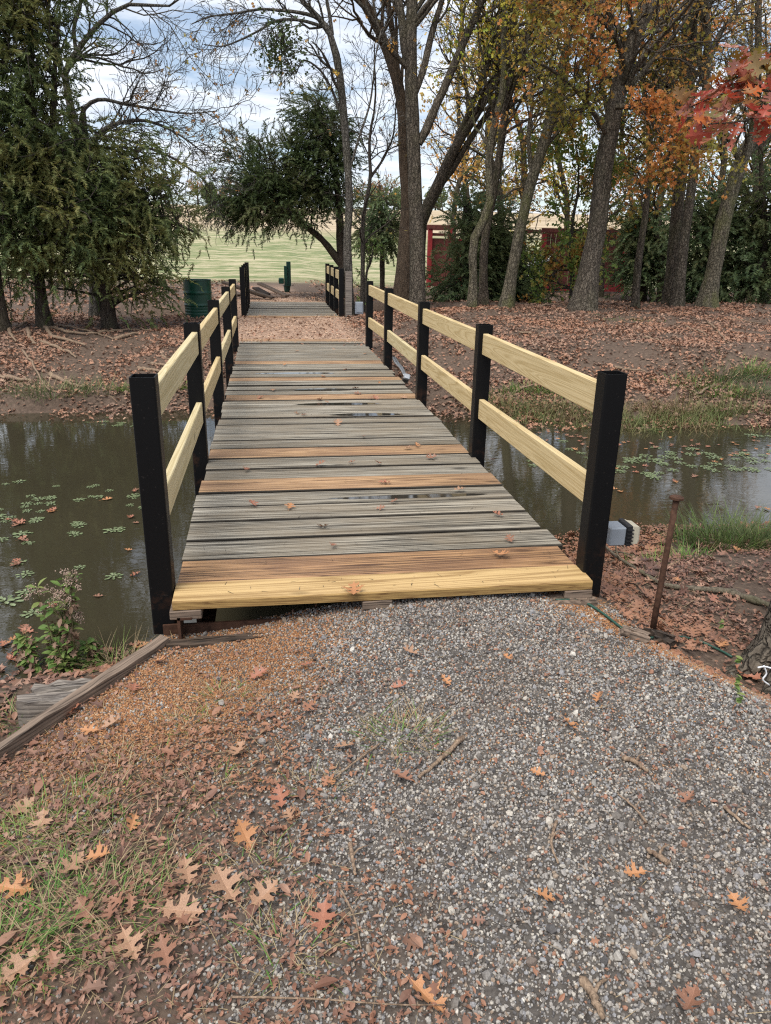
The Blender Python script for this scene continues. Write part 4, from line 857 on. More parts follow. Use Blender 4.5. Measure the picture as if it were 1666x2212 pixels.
T('small leafy sapling in the gap right of the slender grey trunk', M['bark_dark'],
  [D([(789, 640, 3), (791, 600, 2.5), (800, 570, 2), (806, 540, 1)], per=9, t0=.2, Lr=(.3, .6))],
  18.6, levels=((4, .2), (4, .2)), leaves=(M['field_tuft'], .8, .06), leafsize=(.05, .08))
# grove behind: scattered trees of the wood
bgl = ['olive leaved tree standing behind the twin trunks', 'tawny tree standing far behind the mossy curving trunk', 'yellow green tree rising behind the dark red shelter', 'rust leaved tree far behind the thickest leaning oak',
       'olive tree in the wood between the oak and the dark pair', 'orange leaved tree rising behind the dark pair of trunks', 'thinly leaved tree behind the broad mossy trunk', 'brown leaved tree deep in the wood at the right edge', 'tall half bare tree above the open red shelter',
       'pale yellow tree deep between the thickest oak and short trunk', 'dusky tree deep behind the far right thin trunk', 'bare grey tree deep behind the leaning many stemmed tree']
bgx = [1070, 1130, 1215, 1300, 1385, 1440, 1570, 1650, 985, 1345, 1620, 1010]
for i, (lb, x) in enumerate(zip(bgl, bgx)):
    Yb = [24, 27, 31, 25, 28, 23, 25, 27, 33, 34, 35, 38][i]; s = 16.5 / Yb; j = rng.normal(size=6) * 12
    mt = [M['oak_olive'], M['oak_rust'], M['oak_green'], M['oak_rust'], M['oak_olive'], M['oak_orange'], M['oak_rust'], M['oak_rust'], M['oak_olive'], M['oak_green'], M['oak_olive'], M['oak_rust']][i]
    dn = [.6, .5, .6, .6, .6, .6, .35, .6, .25, .6, .6, .08][i]
    T(lb, M['bark_oak'], [D([(x, 600, 13 * s), (x + j[0], 450, 11 * s), (x + j[1], 300, 10 * s), (x + j[2] * 2, 130, 8 * s), (x + j[3] * 2, -50, 6 * s), (x + j[4] * 3, -200, 3 * s)], per=26, t0=.18, Lr=(1.3, 3.2))],
      Yb, levels=((5, .2), (5, .2)), leaves=(mt, dn * 1.8, .2, 1), leafsize=(.09, .16), group='trees of the wood beyond the bank', rmin=.007, sides=8)
# ------------------------------------------------------------------ cedars (junipers)
def cedar(label, bark, trunks, blobs, Y, mat, n_bough=70, spr=22, size=(.28, .5), droop=.5, group=None, thick=1.0, protos=None, clus=.28, name='cedar', dead=0):
    lines = []
    for k, px in enumerate(trunks): lines.append(mainline(px, Y, 18, k == 0, zbase=(k == 0)))
    b0 = lines[0][0]; e = empty(name, (b0[0], b0[1], tz(b0[0], b0[1])), label, 'cedar tree', group)
    V, F = tubes_vf([(L[:, :3], L[:, 3]) for L in lines], 12, .3); npmesh('trunk', V, [F], bark, e, True)
    allp = np.concatenate([L[2:] for L in lines]); tub = []; SPp = []; SPd = []; s_ = pxm(Y)
    W = np.array([b[2] * b[3] * (b[5] if len(b) > 5 else 1) for b in blobs], float); W /= W.sum()
    for k in range(n_bough):
        b = blobs[rng.choice(len(blobs), p=W)]; v = rng.normal(size=3); v /= np.linalg.norm(v); v *= rng.random() ** .4
        Yc = Y + (b[4] if len(b) > 4 else 0); c = A(b[0], b[1], Yc)
        T_ = c + v * np.array([b[2] * s_, min(b[2], 150) * s_ * thick, b[3] * s_])
        gz = tz(T_[0], T_[1]); T_[2] = max(T_[2], gz + .25)
        dd = np.linalg.norm(allp[:, :3] - (T_ - [0, 0, .35 * np.linalg.norm(T_[:2] - b0[:2])]), axis=1); a = allp[np.argmin(dd + rng.random(len(dd)) * .8)]
        mid = (a[:3] + T_) / 2 + [0, 0, .15 * np.linalg.norm(T_ - a[:3])] + rng.normal(size=3) * .12
        t = np.linspace(0, 1, 9)[:, None]; C_ = (1 - t) ** 2 * a[:3] + 2 * t * (1 - t) * mid + t * t * T_; r0 = min(.04, a[3] * .5, .012 + .012 * np.linalg.norm(T_ - a[:3]))
        tub.append((C_, np.linspace(r0, .007, 9)))
        out = T_ - a[:3]; out /= np.linalg.norm(out) + 1e-9
        m = int(spr * rng.uniform(.6, 1.4)); tt = 1 - rng.random(m) ** 1.6 * .65; f = tt * 8; i = np.minimum(f.astype(int), 7); u = (f - i)[:, None]
        pp = C_[i] * (1 - u) + C_[i + 1] * u; off = rng.normal(size=(m, 3)) * clus * [1, 1, .8]; pp = pp + off
        dr = out * .7 + off / clus * .45 + rng.normal(size=(m, 3)) * .3; dr[:, 2] -= droop * rng.uniform(.3, 1.6, m)
        SPp.append(pp); SPd.append(dr)
        for _ in range(3):
            j = rng.integers(4, 9); q2 = C_[j] + rng.normal(size=3) * clus * 1.1; tub.append((np.stack([C_[j], (C_[j] + q2) / 2 + rng.normal(size=3) * .04, q2]), np.array([.009, .007, .005])))
    V, F = tubes_vf(tub, 4); npmesh('branches', V, [F], M['bark_dark'], e, True)
    P_ = np.concatenate(SPp); Dd = np.concatenate(SPd); sc = rng.uniform(*size, len(P_))
    V, F = scatter(protos or SP, P_, dir_rot(Dd), sc); npmesh('foliage', V, F, mat, e); return e
# left group
cedar('big weeping cedar at the left bank, second trunk from the left edge', M['bark_cedar'],
      [[(97, 706, 17), (88, 640, 12), (82, 560, 11), (95, 470, 10), (88, 380, 9), (70, 250, 8), (66, 100, 7), (60, -100, 6), (55, -320, 3)], [(88, 400, 6), (110, 300, 6), (118, 180, 5), (120, 60, 3)]],
      [(60, 130, 110, 150), (90, 330, 140, 110), (50, 480, 110, 80, 0), (130, 520, 90, 60, -.4), (60, -160, 100, 170), (150, 420, 110, 80, -.5), (30, 380, 100, 110), (60, 600, 90, 30, 0, .7)], 13.6, M['jun_left'], 170, 21, (.2, .4), droop=.6, clus=.25)
cedar('weeping cedar hanging over the green drum, its trunk right of the big one', M['bark_cedar'],
      [[(238, 690, 16), (226, 620, 13), (215, 560, 12), (205, 470, 10), (195, 380, 8), (185, 300, 6), (180, 230, 4)], [(215, 540, 6), (290, 500, 5), (360, 480, 4), (420, 500, 2)]],
      [(260, 400, 95, 75), (330, 470, 80, 70), (250, 530, 110, 45), (325, 560, 50, 35, -.3), (190, 450, 110, 90), (310, 610, 60, 30), (300, 330, 60, 40, 0, .5), (385, 510, 30, 35), (110, 400, 110, 90), (160, 610, 90, 25, 0, .6)], 13.9, M['jun_left'], 150, 21, (.2, .4), droop=.65, clus=.24)
cedar('dark cedar trunk cut by the left edge of the view', M['bark_cedar'],
      [[(-8, 700, 26), (-12, 620, 18), (-35, 520, 15), (-60, 380, 13), (-75, 200, 11), (-80, -50, 6)]],
      [(-70, 200, 130, 220), (-40, 450, 110, 120), (-70, -60, 90, 150)], 13.2, M['jun_left'], 80, 17, droop=.8)
# roots over the left bank
q = MB()
e = empty('surface_roots', GT(150, 715), 'tangle of pale bare roots spreading down the left bank', 'roots')
for K in ([(60, 700), (30, 712), (-20, 716)], [(85, 705), (130, 716), (150, 722), (215, 724)], [(110, 703), (160, 712), (205, 722), (245, 736)], [(100, 712), (115, 730), (160, 742), (185, 752)], [(215, 722), (250, 718), (290, 715), (325, 716)], [(60, 715), (70, 740), (78, 748)], [(20, 712), (22, 722), (35, 742)],
          [(250, 735), (280, 728), (305, 722)], [(50, 762), (70, 790), (95, 835), (112, 850)], [(0, 820), (30, 822), (70, 828)], [(110, 815), (140, 828), (185, 842)], [(330, 790), (380, 800), (440, 815)], [(350, 770), (385, 800), (392, 825)], [(300, 800), (340, 806), (370, 815)], [(90, 742), (140, 760), (165, 775)]):
    L = ground_line(K, .03, 14); r = rng.uniform(.018, .04); q.tube(L + rng.normal(size=L.shape) * .008, np.linspace(r, r * .4, 14), 7)
q.build('root', M['stick'], e, True)
# bare tree behind the left cedars
T('bare tree arching over the left cedars, its fine twigs reaching to the sky gap', M['bark_grey'],
  [D([(205, 660, 13), (200, 500, 12), (190, 380, 10), (170, 300, 8.5), (148, 210, 7.5), (140, 160, 7), (165, 112, 6), (210, 55, 5), (250, 22, 4.2), (290, 8, 3.6), (360, 14, 2.4), (400, -10, 1.2)], per=16, t0=.45, Lr=(.8, 1.8), bias=(.5, 0, 0)),
   D([(172, 305, 5), (180, 240, 4.5), (215, 215, 4), (270, 225, 3.2), (330, 235, 2.5), (400, 245, 1.6), (470, 240, 1)], per=20, t0=.15, Lr=(.5, 1.3), bias=(.6, 0, .1)),
   D([(186, 350, 6), (215, 290, 5), (260, 265, 4), (320, 262, 3), (385, 290, 2.2), (440, 330, 1.2)], per=20, t0=.15, Lr=(.5, 1.3), bias=(.5, 0, 0)),
   D([(165, 115, 4), (160, 60, 4), (175, 0, 3.5), (165, -120, 3), (190, -260, 2)], per=12, t0=.15, Lr=(.8, 1.8)),
   D([(145, 190, 4), (120, 120, 3.5), (100, 40, 3), (80, -60, 2)], per=12, t0=.15, Lr=(.8, 1.6)),
   D([(195, 420, 5), (250, 350, 4), (310, 320, 3), (370, 340, 2.2), (430, 380, 1.4), (460, 410, 1)], per=18, t0=.15, Lr=(.5, 1.2), bias=(.4, 0, -.2))],
  15.8, levels=((6, .15), (5, .2)), leaves=(M['oak_rust'], .02, .05), rmin=.0038)
# centre cedar
cedar('broad dark green cedar leaning left beyond the second bridge', M['bark_cedar'],
      [[(742, 612, 9), (740, 575, 8.5), (735, 520, 8), (733, 450, 7), (722, 360, 6), (700, 280, 4), (690, 230, 2)], [(741, 575, 8), (715, 540, 8), (690, 512, 7), (655, 485, 6), (610, 455, 5), (560, 440, 3)], [(733, 440, 4), (680, 400, 4), (600, 390, 3), (550, 400, 2)]],
      [(690, 222, 24, 20), (650, 248, 22, 12, 0, 1.5), (500, 330, 20, 10, 0, 1.5), (478, 392, 22, 11, 0, 1.5), (462, 450, 22, 12, 0, 1.5), (760, 300, 22, 14, 0, 1.5), (690, 275, 50, 40), (620, 325, 60, 34), (555, 385, 70, 38), (680, 370, 70, 65), (530, 430, 65, 28), (610, 430, 65, 25), (700, 430, 50, 35), (520, 270, 18, 16, 0, .3), (570, 310, 30, 30), (500, 455, 45, 26), (560, 455, 60, 26, -.5), (630, 465, 50, 16, -.5), (520, 490, 32, 14), (740, 455, 35, 15, 0, .5), (735, 320, 25, 45)], 21.5, M['jun_mid'], 200, 21, (.24, .44), .3, clus=.23)
cedar('small dark cedar beyond the sapling at the field edge', M['bark_cedar'],
      [[(826, 606, 5), (826, 540, 5), (824, 460, 4), (820, 400, 2)]], [(825, 470, 45, 55), (845, 510, 30, 30), (800, 500, 30, 25)], 25, M['jun_dark'], 45, 14, (.35, .55), .4, protos=SPf)
# right cedars
cedar('bushy dark cedar around the sinuous trunk, touching the ground', M['bark_cedar'],
      [[(1010, 640, 8), (1005, 560, 7), (1005, 470, 5), (1003, 420, 3)]], [(1015, 470, 30, 45), (1040, 560, 45, 60), (1075, 500, 35, 50), (960, 632, 35, 20), (1050, 620, 65, 30)], 20.0, M['jun_dark'], 105, 15, (.35, .6), .35, clus=.3)
cedar('low dark cedar right of the curving mossy trunk', M['bark_cedar'],
      [[(1120, 640, 7), (1118, 560, 6), (1115, 480, 3)]], [(1105, 560, 25, 45), (1120, 620, 35, 20), (1100, 625, 40, 22), (1160, 648, 22, 8, 0, .5)], 20.8, M['jun_dark'], 60, 14, (.35, .6), .35, clus=.28)
cedar('dark cedar filling the gap right of the dark red shelter', M['bark_cedar'],
      [[(1395, 615, 9), (1395, 520, 7), (1393, 450, 4)]], [(1390, 520, 55, 70), (1370, 580, 50, 35), (1420, 570, 50, 50), (1385, 470, 40, 40)], 23.5, M['jun_dark'], 70, 14, (.38, .65), .3, clus=.32, protos=SPf)
cedar('wide dark cedar behind the broad mossy trunk', M['bark_cedar'],
      [[(1530, 640, 9), (1530, 520, 8), (1535, 430, 4)]], [(1520, 520, 60, 100), (1560, 590, 70, 50), (1500, 610, 50, 35), (1570, 480, 50, 70)], 20.5, M['jun_dark'], 80, 14, (.38, .65), .3, clus=.32, protos=SPf)
cedar('tall dark cedar cut by the right edge of the view', M['bark_cedar'],
      [[(1650, 650, 10), (1650, 520, 8), (1645, 380, 5), (1640, 300, 2)]], [(1640, 430, 60, 90), (1650, 540, 80, 80), (1620, 600, 70, 45), (1740, 500, 80, 130)], 19.6, M['jun_dark'], 85, 14, (.38, .65), .3, clus=.32, protos=SPf)
# distant tree line on the rise
def far_tree(x, Yd, h, w, kind, label):
    z = tz(x, Yd); e = empty('distant_tree', (x, Yd, z), label, 'tree', 'trees along the far rise')
    q = MB(); q.tube([(x, Yd, z - .3), (x, Yd, z + h * .3), (x + .2, Yd, z + h * .7)], [.3, .22, .08], 6); q.build('trunk', M['bark_dark'], e)
    if kind == 'bare':
        S0 = np.tile([x, Yd, z + h * .25], (14, 1)) + np.c_[np.zeros(14), np.zeros(14), rng.random(14) * h * .4]; Dd = rng.normal(size=(14, 3)) * [1, 1, .4] + [0, 0, .8]
        P, R_ = branch_level(S0, Dd, np.full(14, h * .45), np.full(14, .12), 6, .2, .05, .3, .03); s = children(P, R_, 6, .2, (.4, 1), (.4, .7)); P2_, R2_ = branch_level(*s, n=5, wob=.2, rmin=.025)
        s = children(P2_, R2_, 5, .2, (.4, 1), (.4, .7)); P3_, R3_ = branch_level(*s, n=4, wob=.2, rmin=.02)
        Vs = []; Fs = []; n = 0
        for a, b in ((P, R_), (P2_, R2_), (P3_, R3_)): V, F = tubes_arr(a, b, 3); Vs.append(V); Fs.append(F + n); n += len(V)
        npmesh('branches', np.concatenate(Vs), [np.concatenate(Fs)], M['bark_grey'], e)
        pos = P3_.reshape(-1, 3); pos = pos[rng.random(len(pos)) < .3]; V, F = scatter([SL], pos, rand_rot(len(pos)), rng.uniform(.3, .5, len(pos))); npmesh('leaves', V, F, M['oak_rust'], e)
    else:
        n = 900; v = rng.normal(size=(n, 3)); v /= np.linalg.norm(v, axis=1, keepdims=True); v *= (rng.random((n, 1)) ** .35) * (.75 + .4 * vn(v[:, 0] * 2 + x, v[:, 2] * 2 + 3, 2)[:, None]); pos = np.array([x, Yd, z + h * .55]) + v * [w / 2, w / 2, h * .48]
        V, F = scatter([SL], pos, rand_rot(n), rng.uniform(.5, .9, n)); npmesh('crown', V, F, M['jun_dark'], e)
fl = [(430, 'bare'), (455, 'dark'), (478, 'bare'), (500, 'bare'), (545, 'dark'), (590, 'bare'), (640, 'bare'), (700, 'dark'), (760, 'bare'), (790, 'bare'), (812, 'dark'), (835, 'bare'), (860, 'dark'), (350, 'bare'), (280, 'dark'), (200, 'bare'), (120, 'bare'), (40, 'dark'), (940, 'dark'), (985, 'bare'), (1040, 'dark'), (1100, 'bare')]
for i, (x, k) in enumerate(fl):
    Yd = 225 + rng.uniform(-6, 14); P = A(x, 470, Yd)
    far_tree(P[0], Yd, rng.uniform(5, 9) if k == 'bare' else rng.uniform(4.5, 7), rng.uniform(4.5, 7), k, 'far bare grey tree on the tan rise beyond the field' if k == 'bare' else 'far rounded dark evergreen on the tan rise beyond the field')
# ------------------------------------------------------------------ near oak at the right edge, with the red branch
stump = GT(1668, 1500); q0 = stump + [.22, .15, 0]
e = empty('oak_tree', q0, 'near oak at the right edge, its low branch carrying red and pink lobed leaves', 'tree')
K = np.array([[q0[0] - .02, q0[1], q0[2] - .1, .23], [q0[0], q0[1], q0[2] + .1, .17], [q0[0] + .05, q0[1], q0[2] + .5, .155], [q0[0] + .12, q0[1], q0[2] + 1.4, .14], [q0[0] + .1, q0[1], q0[2] + 2.6, .12], [q0[0] + .25, q0[1] - .1, q0[2] + 4.2, .08], [q0[0] + .3, q0[1], q0[2] + 6, .03]])
L = smoothline(K, 28)
V, F = tubes_vf([(L[:, :3], L[:, 3])], 24, .16); npmesh('trunk', V, [F], M['bark_plated'], e, True)
q = MB()
for dx, dy in ((-.34, .02), (-.3, -.22), (-.1, -.36)):
    a = q0 + [dx * .4, dy * .4, .10]; c2 = q0 + [dx, dy, 0]; c2[2] = tz(c2[0], c2[1]) - .02; q.tube(smoothline([a, (a + c2) / 2 + [0, 0, -.03], c2], 8), np.linspace(.07, .03, 8), 10)
q.build('root_flare', M['bark_plated'], e, True)
q = MB(); tips = [(1668, 270), (1600, 215), (1560, 235), (1480, 240), (1500, 260), (1610, 140), (1640, 130), (1590, 300), (1540, 300), (1660, 200), (1620, 250)]
B0 = L[17, :3]; hub = A(1720, 215, 2.95); q.tube(smoothline([B0, (B0 + hub) / 2 + [0, -.0, .12], hub], 12), np.linspace(.035, .012, 12), 8)
twigs = [[hub, A(1650, 195, 2.9), A(1570, 200, 2.85), A(1490, 232, 2.8)], [hub, A(1660, 150, 2.95), A(1615, 130, 2.95)], [hub, A(1670, 240, 2.8), A(1600, 262, 2.75), A(1530, 268, 2.72)], [A(1650, 195, 2.9), A(1600, 165, 2.95), A(1550, 190, 3.0)]]
oakL = []
for tw in twigs:
    TL = smoothline(tw, 12); q.tube(TL, np.linspace(.006, .002, 12), 6); oakL.append(TL)
q.build('branch', M['bark_dark'], e, True)
# detailed oak leaf
def oak_leaf_mesh(name, size, seed, curl=.5, fold=.25, nl=3, slim=1.0):
    r = np.random.default_rng(seed)
    top = [(.05, .02), (.12, .06), (.15, .16), (.14, .27), (.22, .22), (.27, .25), (.285, .15), (.31, .085), (.36, .08), (.405, .15), (.425, .27), (.40, .44), (.475, .37), (.53, .50), (.565, .36), (.64, .40), (.60, .27), (.585, .16), (.605, .10), (.65, .095),
           (.69, .16), (.70, .27), (.68, .36), (.745, .27), (.81, .33), (.80, .21), (.87, .21), (.82, .12), (.825, .07), (.87, .07), (.895, .15), (.925, .07), (1.0, 0)]
    top = [(x + r.normal() * .008, y * r.uniform(.86, 1.14) if 0 < y else y) for x, y in top[:-1]] + [top[-1]]
    pts = [(0, 0)] + top; mx = -1
    me = bpy.data.meshes.new(name); import bmesh
    bm = bmesh.new()
    for sgn in (1, -1):
        vs = [bm.verts.new((p[0], sgn * p[1] * slim * (1 if sgn > 0 else r.uniform(.9, 1.1)), 0)) for p in pts]
        back = [bm.verts.new((b, 0, 0)) for b in np.linspace(.9, .1, 9)]
        f = bm.faces.new(vs + back if sgn > 0 else (vs + back)[::-1])
    bmesh.ops.triangulate(bm, faces=bm.faces[:]); bmesh.ops.remove_doubles(bm, verts=bm.verts[:], dist=1e-4)
    bmesh.ops.subdivide_edges(bm, edges=[e_ for e_ in bm.edges if e_.calc_length() > .12], cuts=1)
    bmesh.ops.triangulate(bm, faces=bm.faces[:])
    c1, c2, c3 = r.uniform(-1, 1, 3)
    for v in bm.verts:
        x_, y_ = v.co.x, v.co.y; v.co.z = fold * abs(y_) + curl * ((x_ - .45) ** 2) * (.6 + .4 * c1) + .5 * curl * c2 * y_ * (x_ - .3) + curl * .9 * y_ * y_ * c3
    # stem
    st = [bm.verts.new(p) for p in ((0, .012, 0), (0, -.012, 0), (-.25, -.008, .03 + .05 * c1), (-.25, .008, .03 + .05 * c1))]; bm.faces.new(st)
    for v in bm.verts: v.co = v.co * size; v.co.x -= size * .4
    bm.to_mesh(me); bm.free(); return me
OM = [oak_leaf_mesh('fallen_leaf', 1.0, s, .75, .26, 3, .92) for s in range(8)]
def me_arr(me):
    V = np.zeros(len(me.vertices) * 3); me.vertices.foreach_get('co', V); F = np.array([p.vertices[:] for p in me.polygons if len(p.vertices) == 3]); Q = np.array([p.vertices[:] for p in me.polygons if len(p.vertices) == 4])
    return V.reshape(-1, 3), [a for a in (F, Q) if len(a)]
OA = [me_arr(m) for m in OM]
M['red_leaf'] = leaf_mat('turning red oak leaves', [(.50, .07, .035), (.58, .24, .18), (.55, .30, .24), (.42, .04, .025), (.38, .34, .16), (.58, .13, .03), (.22, .22, .05), (.52, .18, .13)], None, 1, .35, .35)
pp = []; dd = []
for TL in oakL:
    for k in range(30):
        i = rng.integers(1, 12); pp.append(TL[i] + rng.normal(size=3) * .022); d = (TL[i] - TL[max(0, i - 1)]); d /= np.linalg.norm(d); dd.append(d + rng.normal(size=3) * .55 + [0, 0, -.25])
Rl = dir_rot(np.array(dd)); pp = np.array(pp); Lf = rng.uniform(.06, .105, len(pp)); V, F = scatter(OA, pp + Rl[:, :, 0] * (Lf * .45)[:, None], Rl, Lf); npmesh('leaves', V, F, M['red_leaf'], e)
# upper crown of that oak, out of the frame above
S_ = main_seeds(L, 14, .55, .98, (.5, 1.2), (.8, 1.6), .4, (.8, -.2, .3)); P, R_ = branch_level(*S_, n=8, wob=.15); 
s = children(P, R_, 6, .2); P2_, R2_ = branch_level(*s, n=5, wob=.2)
V1, F1 = tubes_arr(P, R_, 5); V2, F2 = tubes_arr(P2_, R2_, 3); npmesh('upper_branches', np.concatenate([V1, V2]), [np.concatenate([F1, F2 + len(V1)])], M['bark_oak'], e, True)
pos = P2_.reshape(-1, 3); pos = pos[rng.integers(0, len(pos), 700)] + rng.normal(size=(700, 3)) * .05
# keep the crown out of the picture: it hangs above and to the right
def inview(P):
    v = P - E0; r0 = ray(CX, CY); rx = ray(CX + FPX, CY) - r0; ry = ray(CX, CY + FPX) - r0; d = v @ r0; return (d > 0), CX + FPX * (v @ rx) / d, CY + FPX * (v @ ry) / d
ok, px_, py_ = inview(pos); pos = pos[~(ok & (px_ < 1700) & (py_ > -30))]
V, F = scatter(OA, pos, rand_rot(len(pos)), rng.uniform(.09, .13, len(pos))); npmesh('upper_leaves', V, F, M['red_leaf'], e)
# white cord on the trunk flare
q = MB(); a = GT(1650, 1440); 
for K in ([(1637, 1442), (1652, 1440), (1668, 1444)], [(1650, 1438), (1656, 1455), (1648, 1468), (1662, 1480)]):
    q.tube(smoothline([A(x, y, q0[1] - .26) for x, y in K], 12), .0035, 6)
tag(q.build('white_cord', M['white_plastic'], None, True), 'knotted white cord caught on the bark at the right edge', 'cord')
# ------------------------------------------------------------------ gravel
def stoneproto(seed, sub=False):
    r = np.random.default_rng(seed); g_ = (1 + 5 ** .5) / 2
    V = np.array([(-1, g_, 0), (1, g_, 0), (-1, -g_, 0), (1, -g_, 0), (0, -1, g_), (0, 1, g_), (0, -1, -g_), (0, 1, -g_), (g_, 0, -1), (g_, 0, 1), (-g_, 0, -1), (-g_, 0, 1)], float); V /= np.linalg.norm(V[0])
    F = np.array([(0, 11, 5), (0, 5, 1), (0, 1, 7), (0, 7, 10), (0, 10, 11), (1, 5, 9), (5, 11, 4), (11, 10, 2), (10, 7, 6), (7, 1, 8), (3, 9, 4), (3, 4, 2), (3, 2, 6), (3, 6, 8), (3, 8, 9), (4, 9, 5), (2, 4, 11), (6, 2, 10), (8, 6, 7), (9, 8, 1)])
    V = V * (1 + .22 * r.normal(size=(12, 1))).clip(.65, 1.35) * [1, r.uniform(.7, .95), r.uniform(.5, .75)]
    return V * .5, [F]
ST = [stoneproto(s) for s in range(8)]
def near_pts(n, x0, x1, y0, y1, wfun):
    X = rng.uniform(x0, x1, n); Y = rng.uniform(y0, y1, n); w = wfun(X, Y); m = rng.random(n) < w
    return X[m], Y[m]
def infr(X, Y, Z=0, mg=520):
    P = np.stack([X, Y, np.broadcast_to(Z, X.shape)], 1); ok, a, b = inview(P); return ok & (a > -mg) & (a < 1666 + mg) & (b > -mg) & (b < 2212 + mg)
def sizes(n, lo, hi, p=2.6): return lo + (hi - lo) * rng.random(n) ** p
def scatter_ground(name, protos, X, Y, sc, mat, lift, label, tilt=.5, full=False):
    P = np.stack([X, Y, terrain(X, Y) + lift], 1); Rm = rand_rot(len(X)) if full else rand_rot(len(X), tilt); V, F = scatter(protos, P, Rm, sc); o = npmesh(name, V, F, mat); tag(o, label, name.replace('_', ' '), None, 'stuff'); return o
gw = lambda X, Y: np.clip(gravel_w(X, Y) * (1 - .8 * orange_w(X, Y)) * (.55 + .9 * fbm(X, Y, 2.6)) , 0, 1)
X, Y = near_pts(330000, -1.2, 4.2, .5, 3.05, gw); m = infr(X, Y); X, Y = X[m], Y[m]; sc = sizes(len(X), .0045, .0135, 1.7)
scatter_ground('gravel', ST, X, Y, sc, M['gravel'], sc * .22, 'loose grey and white gravel of the mound before the bridge', full=True)
X, Y = near_pts(3300, -.8, 4.0, .5, 3.0, gw); m = infr(X, Y); X, Y = X[m], Y[m]; sc = sizes(len(X), .013, .030, 2.4)
scatter_ground('coarse_gravel', ST, X, Y, sc, M['gravel'], sc * .25, 'coarser grey stones mixed in the gravel mound', full=True)
ow = lambda X, Y: np.clip(orange_w(X, Y) * 1.3 + .05 * gravel_w(X, Y), 0, 1)
X, Y = near_pts(190000, -1.1, 2.2, 1.7, 3.02, ow); sc = sizes(len(X), .004, .0105, 2.0)
scatter_ground('orange_gravel', ST, X, Y, sc, M['gravel_orange'], sc * .22, 'fine orange gravel beside the left post and along the right slope', full=True)
# sparse pebbles under the litter
X, Y = near_pts(26000, -1.7, .6, .75, 2.9, lambda X, Y: (1 - gravel_w(X, Y)) * .75 * (fbm(X, Y, 3) > .45) * (Y < np.interp(X, [-1.6, -1.0, -.937, -.713, -.49], [1.33, 2.13, 2.21, 2.51, 2.82]))); m = infr(X, Y); X, Y = X[m], Y[m]; sc = sizes(len(X), .005, .014, 1.8)
scatter_ground('scattered_pebbles', ST, X, Y, sc, M['gravel'], sc * .25, 'scattered grey pebbles among the leaf litter', full=True)
# ------------------------------------------------------------------ near litter: small oval leaves, straw, lobed scraps
edgeY = lambda X: np.interp(X, [-1.6, -1.0, -.937, -.713, -.49], [1.33, 2.13, 2.21, 2.51, 2.82])
def lit_w(X, Y):
    n = fbm(X, Y, 4.2); L_ = (1 - gravel_w(X, Y)) * (Y < edgeY(X)) * (X < 1.2); return np.clip((L_ * (1 - .95 * orange_w(X, Y)) * (.45 + 1.1 * n) + .030) * (Y < 2.98) * (X < 3.5), 0, 1)
X, Y = near_pts(74000, -1.7, 3.4, .72, 2.98, lit_w); m = infr(X, Y) & ~((X < -.4) & (Y > edgeY(X))); X, Y = X[m], Y[m]; sc = sizes(len(X), .009, .027, 1.5)
scatter_ground('leaf_litter', [LV, LV, LO], X, Y, sc, M['litter'], .006 + .010 * rng.random(len(X)), 'small reddish brown leaves littering the ground left of the gravel', .38)
X, Y = near_pts(900, -1.7, .9, .72, 2.7, lambda X, Y: lit_w(X, Y) * .8); m = infr(X, Y); X, Y = X[m], Y[m]; sc = sizes(len(X), .03, .06, 1.5)
scatter_ground('broken_leaves', [LO, LV, OA[0], OA[2]], X, Y, sc, M['litter'], .014 + .012 * rng.random(len(X)), 'larger broken brown oak leaves in the litter', .35)
def blades(P, L, W, az, lean, curv=.5, seg=4):
    n = len(P); t = np.linspace(0, 1, seg + 1); d = np.stack([np.cos(az), np.sin(az), np.zeros(n)], 1); s = np.stack([-np.sin(az), np.cos(az), np.zeros(n)], 1)
    ang = lean[:, None] + curv[:, None] * t[None] if hasattr(curv, 'shape') else lean[:, None] + curv * t[None]
    dx = np.cumsum(np.concatenate([np.zeros((n, 1)), np.sin(ang[:, 1:])], 1), 1) / seg * L[:, None]; dz = np.cumsum(np.concatenate([np.zeros((n, 1)), np.cos(ang[:, 1:])], 1), 1) / seg * L[:, None]
    Cn = P[:, None, :] + d[:, None, :] * dx[..., None] + np.array([0, 0, 1.]) * dz[..., None]; w = W[:, None] * (1 - t[None] ** 1.5 * .92) * .5
    V = np.stack([Cn - s[:, None, :] * w[..., None], Cn + s[:, None, :] * w[..., None]], 2).reshape(-1, 3)
    i = np.arange(n)[:, None] * 2 * (seg + 1) + np.arange(seg)[None] * 2; F = np.stack([i, i + 1, i + 3, i + 2], -1).reshape(-1, 4); return V, F
# straw lying flat
X, Y = near_pts(9000, -1.7, 3.3, .72, 2.9, lambda X, Y: np.clip((1 - gravel_w(X, Y)) * (.2 + fbm(X, Y, 2.7) * .8) * (X < 1.5) + .035, 0, 1) * (Y < np.where(X < -.5, edgeY(X), 2.9))); m = infr(X, Y); X, Y = X[m], Y[m]; n = len(X)
V, F = blades(np.stack([X, Y, terrain(X, Y) + .012], 1), sizes(n, .02, .10, 1.8), rng.uniform(.0012, .0026, n), rng.random(n) * 6.28, rng.uniform(1.35, 1.62, n), rng.normal(size=n) * .15)
tag(npmesh('dry_straw', V, [F], M['straw']), 'dry straw stalks lying over litter and gravel', 'straw', None, 'stuff')
